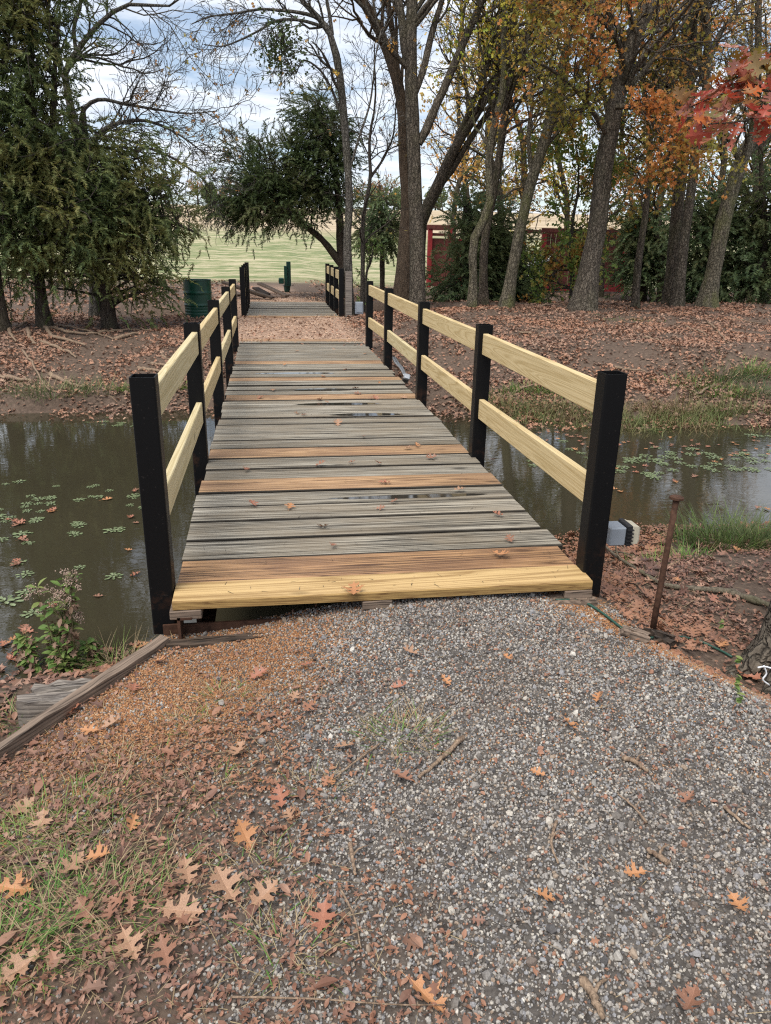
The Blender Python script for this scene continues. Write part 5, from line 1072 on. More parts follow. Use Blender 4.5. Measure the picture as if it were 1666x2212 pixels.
# grass tufts near
def tuft(cx_, cy_, nb, rad, Lr, W, mats, label, name='grass_tuft', grp=None, lean=(.1, 1.1), cat='grass', curv=.8, z=None):
    z0 = tz(cx_, cy_) if z is None else z; e = empty(name, (cx_, cy_, z0), label, cat, grp)
    for k, (mt, fr) in enumerate(mats):
        n = int(nb * fr); az = rng.random(n) * 6.28; rr = rad * rng.random(n) ** .6; X = cx_ + rr * np.cos(az) + rng.normal(size=n) * rad * .25; Y = cy_ + rr * np.sin(az) * .8
        zz = terrain(X, Y) if z is None else np.full(n, z); V, F = blades(np.stack([X, Y, zz - .004], 1), rng.uniform(*Lr, n), rng.uniform(W * .6, W * 1.3, n), az + rng.normal(size=n) * .8, rng.uniform(*lean, n), curv * rng.uniform(.3, 1.2, n))
        npmesh('green_blades' if k == 0 else 'dry_blades', V, [F], mt, e)
    return e
gg, st_ = M['grass_green'], M['straw']
for (x, y, nb, rad, lr, lb, mix_) in [
    (870, 1590, 130, .07, (.05, .16), 'spiky pale green tuft spreading on the gravel in the middle', .45), (490, 1505, 90, .05, (.03, .09), 'small pale tuft at the lower edge of the orange gravel', .5),
    (405, 1570, 70, .05, (.03, .08), 'small green sprig left of the orange gravel tuft', .6), (265, 1665, 110, .08, (.03, .09), 'straw coloured tuft among the reddish litter', .35),
    (150, 1760, 240, .10, (.04, .11), 'leafy green grass patch on the left litter', .9), (40, 1830, 200, .09, (.05, .12), 'green grass patch cut by the left edge', 1.0), (215, 1850, 200, .10, (.04, .10), 'faded mixed grass patch right of the left edge grass', .4),
    (90, 1990, 330, .13, (.05, .12), 'long matted grass patch in the lower left', .8), (250, 1960, 260, .12, (.05, .12), 'matted pale grass beside the lower left patch', .5), (10, 2060, 200, .09, (.06, .13), 'broad bladed bright grass at the lower left edge', 1.3),
    (555, 1880, 80, .06, (.04, .10), 'pale tuft beside the large tan lobed leaf', .45), (620, 2060, 80, .07, (.05, .12), 'straw tuft spreading over the gravel edge near the bottom', .3), (690, 1700, 70, .05, (.03, .08), 'faint dry tuft above the dark gravel edge', .3), (450, 1710, 90, .06, (.03, .08), 'thin dry grass patch left of the two tan leaves', .35),
    (590, 1520, 60, .05, (.02, .06), 'low dry wisp right of the orange gravel', .3), (640, 1495, 50, .05, (.02, .06), 'tiny straw wisp on grey gravel below the deck', .2)]:
    P = GT(x, y); tuft(P[0], P[1], int(nb * 1.35), rad * 1.7, (lr[0] * .6, lr[1] * .9), .0028, [(gg, mix_), (st_, 1.6 - mix_)], lb, 'grass_tuft', 'grass tufts on the near ground', (.5, 1.5))
# ------------------------------------------------------------------ right bank near and its plants
nr_w = lambda X, Y: ((X > 1.5) & (Y < shore_near(X) + .25)) * (1 - .95 * gravel_w(X, Y)) * (.35 + .9 * fbm(X, Y, 2.5)) * (1 - .9 * (fbm(X + 9, Y, 1.6) > .62))
X, Y = near_pts(100000, 1.45, 7.0, 1.2, 4.9, nr_w); m = infr(X, Y); X, Y = X[m], Y[m]; sc = sizes(len(X), .012, .042, 1.7); P = np.maximum(terrain(X, Y), WATER); V, F = scatter([LV, LO, LV], np.stack([X, Y, P + .006 + .014 * rng.random(len(X))], 1), rand_rot(len(X), .4), sc)
tag(npmesh('bank_litter', V, F, M['litter']), 'brown leaf litter covering the near right bank', 'leaf litter', None, 'stuff')
X, Y = near_pts(1400, 1.5, 7.0, 1.2, 5.0, nr_w); m = infr(X, Y); X, Y = X[m], Y[m]; V, F = scatter(OA, np.stack([X, Y, np.maximum(terrain(X, Y), WATER) + .022], 1), rand_rot(len(X), .35), sizes(len(X), .045, .095, 1.2))
tag(npmesh('oak_leaf_litter', V, F, M['litter']), 'lobed oak leaves matted on the near right bank', 'leaf litter', None, 'stuff')
X, Y = near_pts(1500, 1.45, 5.5, 1.6, 4.7, nr_w); m = infr(X, Y); X, Y = X[m], Y[m]; n = len(X); V, F = blades(np.stack([X, Y, terrain(X, Y) + .02], 1), sizes(n, .03, .16, 1.8), rng.uniform(.0015, .0035, n), rng.random(n) * 6.28, rng.uniform(1.3, 1.62, n), rng.normal(size=n) * .2)
tag(npmesh('bank_straw', V, [F], M['straw']), 'straw and fine twigs on the near right bank', 'straw', None, 'stuff')
def shore_grass(px, py, nb, rad, lr, mats, label, W=.006, lean=(.05, .8), grp='grass clumps along the pond edge'):
    P = GT(px, py); z = max(tz(P[0], P[1]), WATER); return tuft(P[0], P[1], nb, rad, lr, W, mats, label, 'grass_clump', grp, lean, curv=.9, z=z - .01)
gb = M['grass_bank']
shore_grass(1570, 1178, 900, .30, (.10, .34), [(gb, .85), (M['grass_green'], .15)], 'lush blue green grass clump at the water behind the fallen branch', .0055)
shore_grass(1650, 1175, 420, .2, (.08, .28), [(gb, .8), (st_, .2)], 'green grass clump cut by the right edge at the water', .005)
shore_grass(1480, 1205, 160, .14, (.05, .14), [(M['grass_green'], .8), (st_, .2)], 'short yellow green grass left of the lush clump', .005)
shore_grass(1400, 1215, 100, .12, (.04, .11), [(M['grass_green'], .7), (st_, .3)], 'sparse low sprigs behind the iron stake', .005)
for i, (x, y, nb, rad, lr, lb) in enumerate([(110, 850, 420, .45, (.12, .34), 'blue green grass clump at the far left shore'), (200, 845, 280, .35, (.10, .28), 'second grass clump right of the first on the far left shore'), (30, 845, 160, .3, (.08, .22), 'small grass clump cut by the left edge on the far shore')]):
    shore_grass(x, y, int(nb * .8), rad, (lr[0] * .4, lr[1] * 1.1), [(gb, .75), (st_, .25)], lb, .008, (.1, 1.3))
for (x, y, nb, rad, lr, lb, mt) in [(300, 838, 200, .3, (.05, .14), 'yellow green weeds at the far shore left of the bridge', 'field_tuft'), (350, 835, 120, .2, (.05, .12), 'low weeds with orange leaves beside the left rail', 'field_tuft'), (392, 835, 90, .15, (.06, .14), 'little weed tuft close to the second left post', 'grass_green'),
    (1090, 845, 170, .28, (.05, .15), 'green weeds on the far bank right of the fourth post', 'field_tuft'), (1160, 840, 240, .35, (.05, .16), 'spreading green weeds at mid far bank', 'field_tuft'), (1230, 850, 180, .3, (.05, .15), 'green weeds just behind the right end post', 'field_tuft'),
    (1500, 830, 260, .45, (.06, .2), 'green weed patch above the bottle', 'field_tuft'), (1570, 815, 420, .5, (.08, .3), 'bushy green weeds on the far right bank', 'grass_bank'), (1620, 800, 300, .45, (.08, .3), 'upper weeds at the right edge of the far bank', 'field_tuft'), (1555, 850, 260, .4, (.06, .2), 'leafy weeds by the far shore water', 'field_tuft'),
    (1640, 850, 240, .35, (.1, .3), 'upright green weeds at the right edge by the water', 'grass_bank'), (1350, 690, 150, .6, (.03, .07), 'thin grass patch on the crest before the thickest oak', 'grass_green'), (1290, 680, 90, .4, (.03, .07), 'faint grass patch left on the crest', 'grass_green')]:
    shore_grass(x, y, int(nb * 1.5), rad, lr, [(M[mt], .85), (st_, .15)], lb, .012 if mt == 'field_tuft' else .008, (.2, 1.2), 'weeds along the far banks')
# brown sedge strip at the far right shore: uncountable
n = 15000; X = rng.uniform(2.3, 9.5, n); Y = shore_far(X) + rng.normal(size=n) * .22 + .22; keepS = fbm(X, Y, 1.6) > .36; X, Y = X[keepS], Y[keepS]; n = len(X)
V, F = blades(np.stack([X, Y, np.maximum(terrain(X, Y), WATER) - .01], 1), sizes(n, .08, .30, 1.3), rng.uniform(.004, .010, n), rng.random(n) * 6.28, rng.uniform(.1, 1.3, n), rng.uniform(.2, 1.3, n))
tag(npmesh('sedge', V, [F], M['sedge']), 'brown and olive sedge fringe along the far right shore', 'sedge', None, 'stuff')
# far litter
def far_litter(name, n, x0, x1, y0, y1, w, s0, s1, mat, label, protos):
    X = rng.uniform(x0, x1, n); Y = y0 + (y1 - y0) * rng.random(n) ** 1.2; m = (rng.random(n) < w(X, Y)) & infr(X, Y) & (Y > shore_far(X) - .35 * rng.random(n) ** 3 * 2); X, Y = X[m], Y[m]
    P = np.stack([X, Y, np.maximum(terrain(X, Y), WATER) + .012 + .02 * rng.random(len(X))], 1); V, F = scatter(protos, P, rand_rot(len(X), .45), sizes(len(X), s0, s1, 1.3)); tag(npmesh(name, V, F, mat), label, 'leaf litter', None, 'stuff')
pathm = lambda X, Y: 1 - .93 * sst(1.5, 1.0, np.abs(X - .35)) * sst(10.5, 11.2, Y)
dens = lambda X, Y: np.clip((.6 * fbm(X, Y, .9) + .4 * fbm(X, Y, 3.5) - .36) * 4, .10, 1) * pathm(X, Y) * np.where(np.abs(Y - 17.8) < 1.5, .9, 1)
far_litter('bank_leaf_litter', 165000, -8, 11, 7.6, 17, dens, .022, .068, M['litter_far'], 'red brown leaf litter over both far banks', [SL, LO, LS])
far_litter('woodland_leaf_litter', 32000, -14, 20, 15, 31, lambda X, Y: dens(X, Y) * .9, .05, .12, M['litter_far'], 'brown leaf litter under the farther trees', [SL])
X = rng.uniform(-.9, 1.6, 9000); Y = rng.uniform(11.3, 24, 9000); V, F = scatter([LV], np.stack([X, Y, terrain(X, Y) + .01], 1), rand_rot(9000, .3), rng.uniform(.02, .06, 9000)); 
M['mulch'] = leaf_mat('path mulch', [(.42, .25, .16), (.52, .35, .24), (.30, .18, .12), (.58, .43, .31)], None, 1, 0, .8); tag(npmesh('mulch', V, F, M['mulch']), 'pinkish bark mulch covering the path between the bridges', 'mulch', None, 'stuff')
# sticks on far banks
q = MB(); sid = 0
for (a, c2) in [((1120, 722), (1185, 735)), ((1100, 858), (1150, 838)), ((1480, 710), (1530, 730)), ((1530, 700), (1570, 745)), ((1290, 666), (1240, 668)), ((1170, 665), (1230, 660)), ((1390, 735), (1440, 742)), ((1330, 800), (1400, 812)), ((380, 850), (425, 805)), ((1035, 672), (1080, 668)), ((1500, 860), (1545, 838)), ((1560, 690), (1640, 705))]:
    L = ground_line([a, ((a[0] + c2[0]) / 2, (a[1] + c2[1]) / 2 - 3), c2], .03, 10); o = MB().tube(L + rng.normal(size=L.shape) * .012, np.linspace(.022, .008, 10), 6).build('stick', M['stick'], None, True)
    tag(o, 'grey brown fallen stick lying on the leaf strewn far bank', 'stick', 'sticks on the far banks')
n = 5000; X = rng.uniform(-2.4, -.5, n); Y = rng.uniform(1.8, 3.5, n); m = (Y > np.interp(X, [-1.6, -1.0, -.937, -.713, -.49], [1.45, 2.25, 2.33, 2.63, 2.93])) & (Y < shore_near(X) + .12) & (rng.random(n) < .75); X, Y = X[m], Y[m]
V, F = scatter([LV, LO], np.stack([X, Y, np.maximum(terrain(X, Y), WATER) + .012], 1), rand_rot(len(X), .35), sizes(len(X), .015, .06, 1.6)); tag(npmesh('shore_litter', V, F, M['litter']), 'wet leaf litter between the slanting board and the left water edge', 'leaf litter', None, 'stuff')
# ------------------------------------------------------------------ near sticks
for (pts, r, lb) in [([(1000, 1600), (960, 1640), (905, 1695)], .009, 'thick reddish stick at the end of the spiky tuft'), ([(820, 1620), (770, 1655), (722, 1695)], .004, 'thin straight twig pointing at the yellow leaf'), ([(1345, 1645), (1370, 1660), (1398, 1680)], .009, 'short pale stick on the gravel right of centre'),
    ([(1395, 1792), (1365, 1755), (1335, 1725)], .004, 'crooked little twig lying left of it on the gravel'), ([(757, 1830), (760, 1860), (768, 1900)], .007, 'dark short bark piece on the gravel edge'), ([(735, 1930), (765, 1990), (780, 2060)], .0035, 'thin bent twig lying on the gravel near the bottom middle'), 
    ([(500, 2178), (700, 2170), (833, 2182), (960, 2185)], .0025, 'long pinkish stalk along the bottom edge'), ([(1255, 2130), (1275, 2165), (1300, 2212)], .012, 'reddish rotten stick at the bottom edge'), ([(1200, 1790), (1190, 1835), (1205, 1880)], .005, 'brown twig upright on the gravel right of the centre'),
    ([(1440, 1880), (1420, 1860), (1395, 1850)], .009, 'stubby dark stick near the small orange leaf'), ([(1562, 1755), (1590, 1780), (1620, 1800)], .006, 'pale split stick at the right gravel')]:
    L = ground_line(pts, .014, 12); q = MB(); q.tube(L + rng.normal(size=L.shape) * r * .15, np.linspace(r, r * .55, 12), 7)
    if len(pts) > 2: q.tube(smoothline([L[5], L[5] + [.02, .02, .006], L[5] + [.045, .03, .004]], 5), np.linspace(r * .5, r * .25, 5), 5)
    tag(q.build('stick', M['stick'], None, True), lb, 'stick', 'sticks on the gravel')
# ------------------------------------------------------------------ individual fallen oak leaves
def place_leaf(x, y, size, mat, lb, on_deck=False, az=None, tilt=.26, grp=None, water=False, name='fallen_leaf'):
    P = G(x, y, .004) if on_deck else (G(x, y, WATER) if water else GT(x, y)); z = (.012 if on_deck else WATER + .006 if water else tz(P[0], P[1]) + .020)
    key = rng.integers(0, 8); me = OM[key].copy() if False else OM[key]
    o = bpy.data.objects.new(name, me); C.objects.link(o); o.location = (P[0], P[1], z); o.scale = (size * .86, size * rng.uniform(.62, .86), size * .86)
    o.rotation_euler = (rng.normal() * tilt, rng.normal() * tilt, rng.random() * 6.28 if az is None else az)
    if not len(me.materials): me.materials.append(mat)
    o.material_slots[0].link = 'OBJECT'; o.material_slots[0].material = mat; tag(o, lb, 'leaf', grp); return o
gl = 'fallen oak leaves on the near ground'
for (x, y, s, k, lb) in [
    (520, 1628, .085, 0, 'tan lobed leaf left of a pair between orange gravel and dark gravel'), (750, 1625, .085, 0, 'pale tan lobed leaf below the spiky tuft on the gravel'), (608, 1745, .090, 3, 'russet brown five fingered leaf on the dark gravel edge'), (628, 1782, .07, 0, 'small tan leaf just below the russet five fingered leaf'),
    (535, 1835, .115, 2, 'large tan orange leaf lying open above the pale tuft'), (493, 1943, .125, 0, 'largest pale tan star shaped leaf in the lower left litter'), (567, 1960, .10, 0, 'pale leaf touching the right side of the largest star leaf'), (385, 1990, .125, 0, 'wide spread tan leaf left of the largest star leaf'), (405, 1895, .10, 0, 'speckled tan leaf above the wide spread leaf'),
    (280, 2055, .11, 0, 'pale tan leaf half buried in litter at the lower left'), (700, 1992, .10, 3, 'brown curled oak leaf on the gravel at the lower middle'), (915, 2165, .12, 2, 'orange tan sharp lobed leaf at the bottom edge'), (1490, 2175, .11, 1, 'dark brown lobed leaf at the bottom right on gravel'), (1585, 1972, .075, 2, 'light orange curled leaf at the right on gravel'),
    (1375, 1900, .075, 2, 'bright orange small leaf beside a stubby stick on the gravel'), (1170, 1955, .07, 2, 'narrow orange leaf scrap in the middle gravel'), (1165, 1685, .06, 2, 'tiny orange leaf in the middle gravel'), (1225, 1575, .08, 2, 'orange lobed leaf on the gravel below the right deck corner'), (1290, 1520, .075, 2, 'small orange leaf left of the orange slope on gravel'), (1480, 1740, .07, 1, 'brown leaf fragment at the right gravel'),
    (960, 1480, .065, 2, 'small orange leaf on the gravel just below the deck'), (890, 1420, .08, 0, 'pale brown leaf on the gravel close to the deck'), (1095, 1433, .065, 2, 'small light orange leaf on the gravel mound top'), (660, 1448, .07, 3, 'purplish leaf between orange and grey gravel'), (556, 1468, .09, 3, 'large russet leaf standing on the orange gravel edge'),
    (635, 1520, .06, 0, 'tan leaf right of the small pale tuft'), (540, 1560, .07, 3, 'reddish leaf under the pale tuft edge'), (868, 1495, .08, 3, 'muted russet leaf above the spiky tuft'), (715, 1700, .045, 2, 'yellow orange leaf at the tip of the thin twig'), (865, 1690, .09, 1, 'long brown leaf at the left end of the thick stick'),
    (290, 1790, .07, 2, 'orange narrow leaf on the litter right of the green grass patch'), (210, 1870, .09, 2, 'bright orange leaf stuck in the faded grass'), (95, 1790, .10, 0, 'tan leaf lying across the leafy green patch'), (45, 1770, .10, 0, 'pale tan leaf at the left edge litter'), (30, 1935, .12, 2, 'orange leaf at the left edge among bright blades'), (60, 2100, .12, 0, 'pale leaf at the lower left corner'),
    (150, 1900, .11, 0, 'light tan leaf across the matted grass'), (190, 1990, .10, 1, 'dull brown leaf between the matted grass patches'), (360, 2080, .10, 1, 'dark red brown leaf in the lower left litter'), (250, 1570, .09, 0, 'tan leaf behind the slanting board foot'), (345, 1440, .075, 2, 'orange leaf against the slanting board'), (290, 1500, .085, 3, 'brown leaf pile top against the slanting board'),
    (200, 1590, .09, 2, 'orange leaf near the lower end of the slanting board'), (165, 1545, .09, 3, 'russet leaf tucked under the slanting board'), (1620, 1470, .14, 3, 'big rust red leaf leaning on the oak root at the right edge'), (1560, 1400, .10, 2, 'broad orange leaf beside the green cable end'), (1515, 1245, .09, 0, 'tan leaf under the fallen branch'), (1540, 1300, .12, 3, 'large russet leaf right of the bare soil'),
    (1400, 1262, .09, 0, 'tan leaf left of the stake top shadow on the bank'), (1375, 1195, .08, 2, 'yellow orange leaf standing behind the fallen branch'), (1460, 1262, .08, 2, 'orange leaf touching the middle of the fallen branch'), (1590, 1195, .08, 2, 'orange leaf in front of the lush grass clump')]:
    place_leaf(x, y, s, OAK[k], lb, grp=gl)
dl = 'fallen oak leaves on the deck'
seen = [(765, 1275, .095, 2, 'curled brown leaf on the yellow front plank'), (1078, 1200, .09, 2, 'orange forked leaf on the right of the wet brown plank'), (548, 1092, .07, 3, 'dark red leaf on the left of the fourth grey plank'), (626, 1098, .07, 2, 'orange leaf right of the dark red leaf'), (533, 1015, .065, 3, 'brown leaf at the left above the second tan plank'), (730, 917, .085, 0, 'tan leaf in the middle below the puddle'),
        (1078, 1115, .06, 3, 'small russet leaf near the right deck edge'), (820, 1003, .07, 3, 'folded russet leaf in the middle above the tan plank'), (720, 1180, .06, 3, 'purplish leaf at the top edge of the wet brown plank')]
for s_ in seen: place_leaf(s_[0], s_[1], s_[2] * 1.3, OAK[s_[3]], s_[4], True, grp=dl)
for (x, y) in [(565, 860), (690, 865), (775, 852), (810, 860), (870, 860), (705, 870), (800, 862), (640, 895), (655, 898), (785, 945), (690, 1005), (880, 970), (1065, 995), (935, 990), (835, 1045), (700, 1140), (820, 1100), (900, 965), (762, 1000), (850, 1085), (990, 1060), (1100, 1165), (655, 735), (840, 740), (590, 845), (745, 800), (905, 790), (640, 760), (720, 755), (790, 765), (860, 775), (615, 790), (700, 815), (820, 828), (770, 840)]:
    on_ = x > 520
    place_leaf(x, y, rng.uniform(.065, .105), OAK[rng.integers(0, 4)], 'small brown oak leaf scattered on the weathered grey deck planks', True, grp=dl)
# tiny debris on deck
n = 500; X = rng.uniform(DL + .05, DR - .05, n); Y = 2.9 + 8.5 * rng.random(n) ** 1.5; V, F = blades(np.stack([X, Y, np.full(n, .006)], 1), sizes(n, .01, .05, 2), rng.uniform(.001, .003, n), rng.random(n) * 6.28, np.full(n, 1.5), rng.normal(size=n) * .2)
tag(npmesh('deck_debris', V, [F], M['bark_dark']), 'bits of twig and bark lying on the deck', 'debris', None, 'stuff')
# ------------------------------------------------------------------ floating rosettes and leaves
def rosette_arr(r, seed):
    rr_ = np.random.default_rng(seed); V = []; F = []; k = 0
    for ring, (n, rad, s) in enumerate(((6, .32, .26), (9, .72, .30))):
        for j in range(n):
            if rr_.random() < .12: continue
            a = 2 * math.pi * (j + .5 * ring) / n + rr_.normal() * .15; R0 = rad * rr_.uniform(.85, 1.15); c0, s0 = math.cos(a), math.sin(a)
            pts = [(R0 - s, 0), (R0 - s * .3, s * .42), (R0 + s * .4, s * .46), (R0 + s * .75, 0), (R0 + s * .4, -s * .46), (R0 - s * .3, -s * .42)]; zz = .05 * (1 - ring) + rr_.uniform(.01, .05)
            V += [(x * c0 - y * s0, x * s0 + y * c0, zz + (.04 if abs(y) > .01 else 0)) for x, y in pts]; F += [[k, k + 1, k + 2, k + 3], [k, k + 3, k + 4, k + 5]]; k += 6
    return np.array(V), np.array(F)
ROS = [];
for s_ in range(5):
    V, F = rosette_arr(1, s_); me = npmesh('floating_rosette', V, [F], M['rosette']); ROS.append(me.data); bpy.data.objects.remove(me)
def rosette(x, y, r, lb, grp, jit=0):
    P = G(x, y, WATER + .004); o = bpy.data.objects.new('floating_rosette', ROS[rng.integers(0, 5)]); C.objects.link(o); o.location = (P[0] + rng.normal() * jit, P[1] + rng.normal() * jit, WATER + .003); o.scale = (r, r, r * .8); o.rotation_euler = (0, 0, rng.random() * 6.28); tag(o, lb, 'water plant', grp)
for (x, y, n, r, j) in [(20, 1105, 6, .075, .10), (60, 1090, 6, .07, .08), (100, 1078, 4, .065, .06), (75, 1125, 3, .075, .03), (15, 1160, 3, .08, .05), (62, 1172, 1, .08, 0), (190, 1068, 3, .06, .06), (205, 1052, 2, .06, .05), (165, 1130, 2, .075, .02), (255, 1145, 2, .085, .03), (172, 1135, 1, .07, 0), (282, 1072, 2, .065, .03), (230, 1060, 1, .07, .02), (325, 1090, 2, .06, .06),
                        (385, 1195, 0, .08, 0), (172, 1225, 1, .06, 0), (245, 1245, 1, .075, 0), (148, 1155, 2, .06, .05), (120, 1050, 1, .06, .02), (375, 1305, 0, .07, 0), (380, 1248, 0, .08, 0), (70, 1325, 1, .09, 0), (55, 1280, 1, .10, 0), (12, 1300, 1, .11, 0), (150, 1265, 0, .06, 0), (55, 1240, 1, .08, 0), (40, 1215, 1, .07, 0), (255, 915, 5, .06, .12), (210, 913, 4, .05, .12), (280, 920, 3, .06, .1), (245, 1185, 0, .07, 0), (10, 1040, 2, .07, .06)]:
    for _ in range(n): rosette(x, y, r * rng.uniform(.5, .9), 'pale green floating rosette plant on the pond left of the bridge', 'floating rosettes left of the bridge', j)
for (x, y, n, r, j) in [(1330, 985, 5, .09, .15), (1385, 1003, 6, .09, .12), (1430, 990, 4, .08, .12), (1490, 980, 6, .08, .15), (1560, 985, 6, .09, .15), (1500, 1000, 5, .09, .12), (1600, 1000, 6, .09, .15), (1640, 1010, 5, .1, .12), (1380, 1020, 4, .09, .1), (1420, 1022, 3, .09, .1), (1620, 970, 5, .08, .15), (1260, 960, 5, .07, .15), (1170, 975, 4, .06, .15), (1150, 1000, 2, .06, .1), (1650, 940, 4, .08, .12)]:
    for _ in range(n): rosette(x, y, r * rng.uniform(.55, .95), 'pale green floating rosette plant on the pond right of the bridge', 'floating rosettes right of the bridge', j)
for (x, y, n, j) in [(110, 1105, 3, .05), (30, 1130, 5, .08), (45, 1170, 3, .05), (40, 1218, 3, .04), (295, 1060, 2, .05), (255, 1090, 2, .2), (445, 1105, 0, 0), (285, 1130, 1, .03), (430, 1185, 0, 0), (280, 1190, 1, 0), (430, 1250, 0, 0), (290, 1245, 1, 0), (470, 1350, 0, 0), (130, 1390, 2, .05), (60, 1360, 3, .06), (30, 1420, 4, .12), (80, 1440, 2, .10), (300, 1395, 3, .06), (340, 1395, 1, .04), (230, 1410, 3, .06), (215, 1290, 1, .0), (120, 1310, 2, .05), (60, 1400, 4, .1), (10, 1390, 3, .1)]:
    for _ in range(n): P = (x + rng.normal() * j * 120, y + rng.normal() * j * 60); place_leaf(P[0], P[1], rng.uniform(.06, .10), OAK[[2, 3, 1, 3][rng.integers(0, 4)]], 'orange brown oak leaf floating on the pond left of the bridge', grp='oak leaves floating left of the bridge', water=True, tilt=.06)
for (x, y, n, j) in [(1300, 965, 10, .4), (1400, 960, 8, .5), (1240, 950, 10, .4), (1190, 940, 8, .4), (1500, 970, 8, .6), (1600, 990, 8, .6), (1350, 1010, 5, .3), (1450, 1030, 3, .4), (1420, 1170, 8, .25), (1380, 1165, 6, .2), (1630, 965, 6, .4), (1475, 960, 6, .5), (1370, 1060, 2, .2), (1650, 1100, 2, .1)]:
    for _ in range(n): P = (x + rng.normal() * j * 90, y + rng.normal() * j * 22); place_leaf(P[0], P[1], rng.uniform(.06, .095), OAK[[1, 3, 1, 2][rng.integers(0, 4)]], 'orange brown oak leaf floating on the pond right of the bridge', grp='oak leaves floating right of the bridge', water=True, tilt=.06)
# ------------------------------------------------------------------ flowering weed at the left shore
def weed(x, y, h, nst, label, flowers=True, mleaf=None):
    P = GT(x, y); z = max(P[2], WATER) - .01; P = np.array([P[0], P[1], z]); e = empty('flowering_weed' if flowers else 'weed', P, label, 'weed'); q = MB(); LP = []; LD = []; LS_ = []; FP = []; DP = []
    for k in range(nst):
        a = rng.random() * 6.28; ln = rng.uniform(.03, .22); hh = h * rng.uniform(.55, 1.05); tip = P + [math.cos(a) * ln * hh * 1.2, math.sin(a) * ln * hh * 1.2, hh]; b0 = P + rng.normal(size=3) * [.03, .03, 0]
        L = smoothline([b0, (b0 + tip) / 2 + rng.normal(size=3) * .02, tip], 14); q.tube(L, np.linspace(.0042, .0018, 14), 6)
        for j in range(1, 14):
            for _ in range(3):
                aa = rng.random() * 6.28; d = np.array([math.cos(aa), math.sin(aa), rng.uniform(-.5, .6)]); s = rng.uniform(.025, .06)
                if .25 < j / 14 < .8 and rng.random() < .6: DP.append((L[j] + d * .02, d + [0, 0, -.8], s * .8))
                else: LP.append(L[j] + d * s * .5); LD.append(d); LS_.append(s)
        for _ in range(4):
            c = tip + rng.normal(size=3) * [.035, .035, .02]; q.tube([L[11], (L[11] + c) / 2 + [0, 0, .005], c], [.0016, .0013, .001], 5); FP += [c + rng.normal(size=3) * .009 for _ in range(26)]
    q.build('stem', M['stem'], e, True)
    V, F = scatter([LV], np.array(LP), dir_rot(np.array(LD)), np.array(LS_)); npmesh('leaves', V, F, M['field_tuft'], e)
    if DP: V, F = scatter([LV, LO], np.array([d[0] for d in DP]), dir_rot(np.array([d[1] for d in DP])), np.array([d[2] for d in DP])); npmesh('withered_leaves', V, F, M['dead_leaf'], e)
    if flowers: V, F = scatter([stoneproto(3)], np.array(FP), rand_rot(len(FP)), rng.uniform(.004, .009, len(FP))); npmesh('flower_heads', V, F, M['flower'], e)
weed(150, 1445, .50, 9, 'tall drooping weed with dry pinkish flower heads at the left shore')
weed(75, 1435, .17, 4, 'small leafy green sprig left of the flowering weed', False)
weed(195, 1440, .16, 5, 'low leafy weed at the foot of the flowering weed', False)
weed(140, 1430, .22, 5, 'short bushy weed behind the flowering weed', False)
P = GT(250, 1440); tuft(P[0], P[1], 220, .12, (.08, .2), .003, [(M['grass_green'], .35), (st_, .65)], 'wispy dry grass between the flowering weed and the slanting board', 'grass_clump', None, (.3, 1.3))
P = GT(30, 1560); tuft(P[0], P[1], 200, .12, (.05, .12), .003, [(M['grass_green'], .5), (st_, .5)], 'grass behind the low end of the slanting board at the left edge', 'grass_clump', None, (.3, 1.3))
P = GT(1625, 1480)
for k, (x, y) in enumerate(((1590, 1455), (1588, 1500), (1592, 1540), (1585, 1520), (1555, 1372))):
    P = GT(x, y); q = MB(); q.tube([P, P + [.0, 0, .03], P + [.01, 0, .05]], [.0015, .001, .001], 5); o = npmesh('seedling', *(lambda VF: (VF[0], VF[1]))(scatter([LV], np.stack([P + [0, 0, .045 + .01 * j] for j in range(4)]), dir_rot(rng.normal(size=(4, 3)) * [1, 1, .2]), np.full(4, .035))), M['field_tuft'])
    tag(o, 'tiny yellow green seedling among gravel and litter at the right', 'seedling', 'seedlings at the right')
# ------------------------------------------------------------------ sky, sun, camera
w = bpy.data.worlds.new('World'); S.world = w; w.use_nodes = True; t = w.node_tree; t.nodes.clear()
SUN_EL, SUN_AZ = math.radians(60), math.radians(218)      # azimuth clockwise from +Y (behind left)
sky = N(t, 'ShaderNodeTexSky', sky_type='NISHITA'); sky.sun_disc = False; sky.sun_elevation = SUN_EL; sky.sun_rotation = SUN_AZ; sky.air_density = 1.0; sky.dust_density = .6; sky.ozone_density = 2.0
tc = N(t, 'ShaderNodeTexCoord').outputs['Generated']; sp = N(t, 'ShaderNodeSeparateXYZ'); t.links.new(tc, sp.inputs[0])
zz = mathn(t, 'ADD', mathn(t, 'MAXIMUM', sp.outputs[2], 0.0), .16); cv = N(t, 'ShaderNodeCombineXYZ'); t.links.new(mathn(t, 'DIVIDE', sp.outputs[0], zz), cv.inputs[0]); t.links.new(mathn(t, 'DIVIDE', sp.outputs[1], zz), cv.inputs[1])
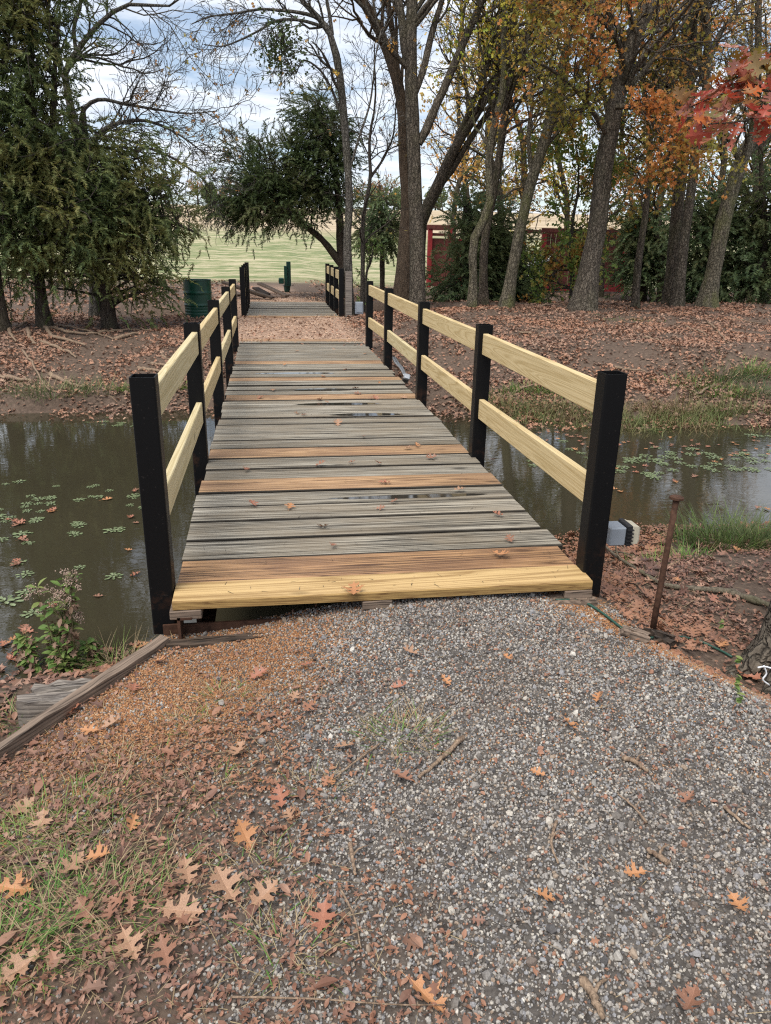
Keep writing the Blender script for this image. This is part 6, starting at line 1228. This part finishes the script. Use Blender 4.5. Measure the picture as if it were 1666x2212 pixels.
cn = noise(t, mapping(t, cv.outputs[0], (1.0, 1.5, 1), (3.1, .4, 0)), 1.5, 7, .58, .25); cf = ramp(t, cn, [(.40, (.25, .25, .25)), (.50, (.8, .8, .8)), (.58, (1, 1, 1))])
cs = noise(t, mapping(t, cv.outputs[0], (1.4, 2.6, 1), (1.1, 5, 0)), 2.6, 6, .6); cc = ramp(t, cs, [(.3, (.43, .47, .55)), (.6, (.60, .63, .67)), (.8, (.70, .715, .73))])
skyc = N(t, 'ShaderNodeVectorMath', operation='SCALE'); t.links.new(sky.outputs[0], skyc.inputs[0]); skyc.inputs['Scale'].default_value = .08
mx = mix(t, cf, skyc.outputs[0], cc); bg = N(t, 'ShaderNodeBackground'); t.links.new(mx, bg.inputs[0]); bg.inputs[1].default_value = 1.0; wo = N(t, 'ShaderNodeOutputWorld'); t.links.new(bg.outputs[0], wo.inputs[0])
ld = bpy.data.lights.new('sun', 'SUN'); ld.energy = 2.2; ld.angle = math.radians(38); ld.color = (1, .94, .85); lo_ = bpy.data.objects.new('sun', ld); C.objects.link(lo_)
sd_ = Vector((math.sin(SUN_AZ) * math.cos(SUN_EL), math.cos(SUN_AZ) * math.cos(SUN_EL), math.sin(SUN_EL))); lo_.rotation_euler = sd_.to_track_quat('Z', 'Y').to_euler(); lo_.location = (-5, -5, 20)
cd = bpy.data.cameras.new('camera'); co = bpy.data.objects.new('camera', cd); C.objects.link(co); S.camera = co
r0 = ray(CX, CY); rx = ray(CX + FPX, CY) - r0; ry = r0 - ray(CX, CY + FPX)
Mx = Matrix.Identity(4)
for i in range(3): Mx[i][0] = rx[i]; Mx[i][1] = ry[i]; Mx[i][2] = -r0[i]; Mx[i][3] = E0[i]
co.matrix_world = Mx; cd.sensor_fit = 'VERTICAL'; cd.sensor_height = 36; cd.lens = FPX / 2212 * 36; cd.clip_start = .05; cd.clip_end = 2000
S.view_settings.view_transform = 'Standard'; S.view_settings.look = 'None'; S.view_settings.exposure = .88; S.view_settings.gamma = 1
S.cycles.use_denoising = False; S.cycles.filter_width = 1.2; S.cycles.max_bounces = 6; S.cycles.transparent_max_bounces = 4; S.cycles.diffuse_bounces = 3; S.cycles.glossy_bounces = 3
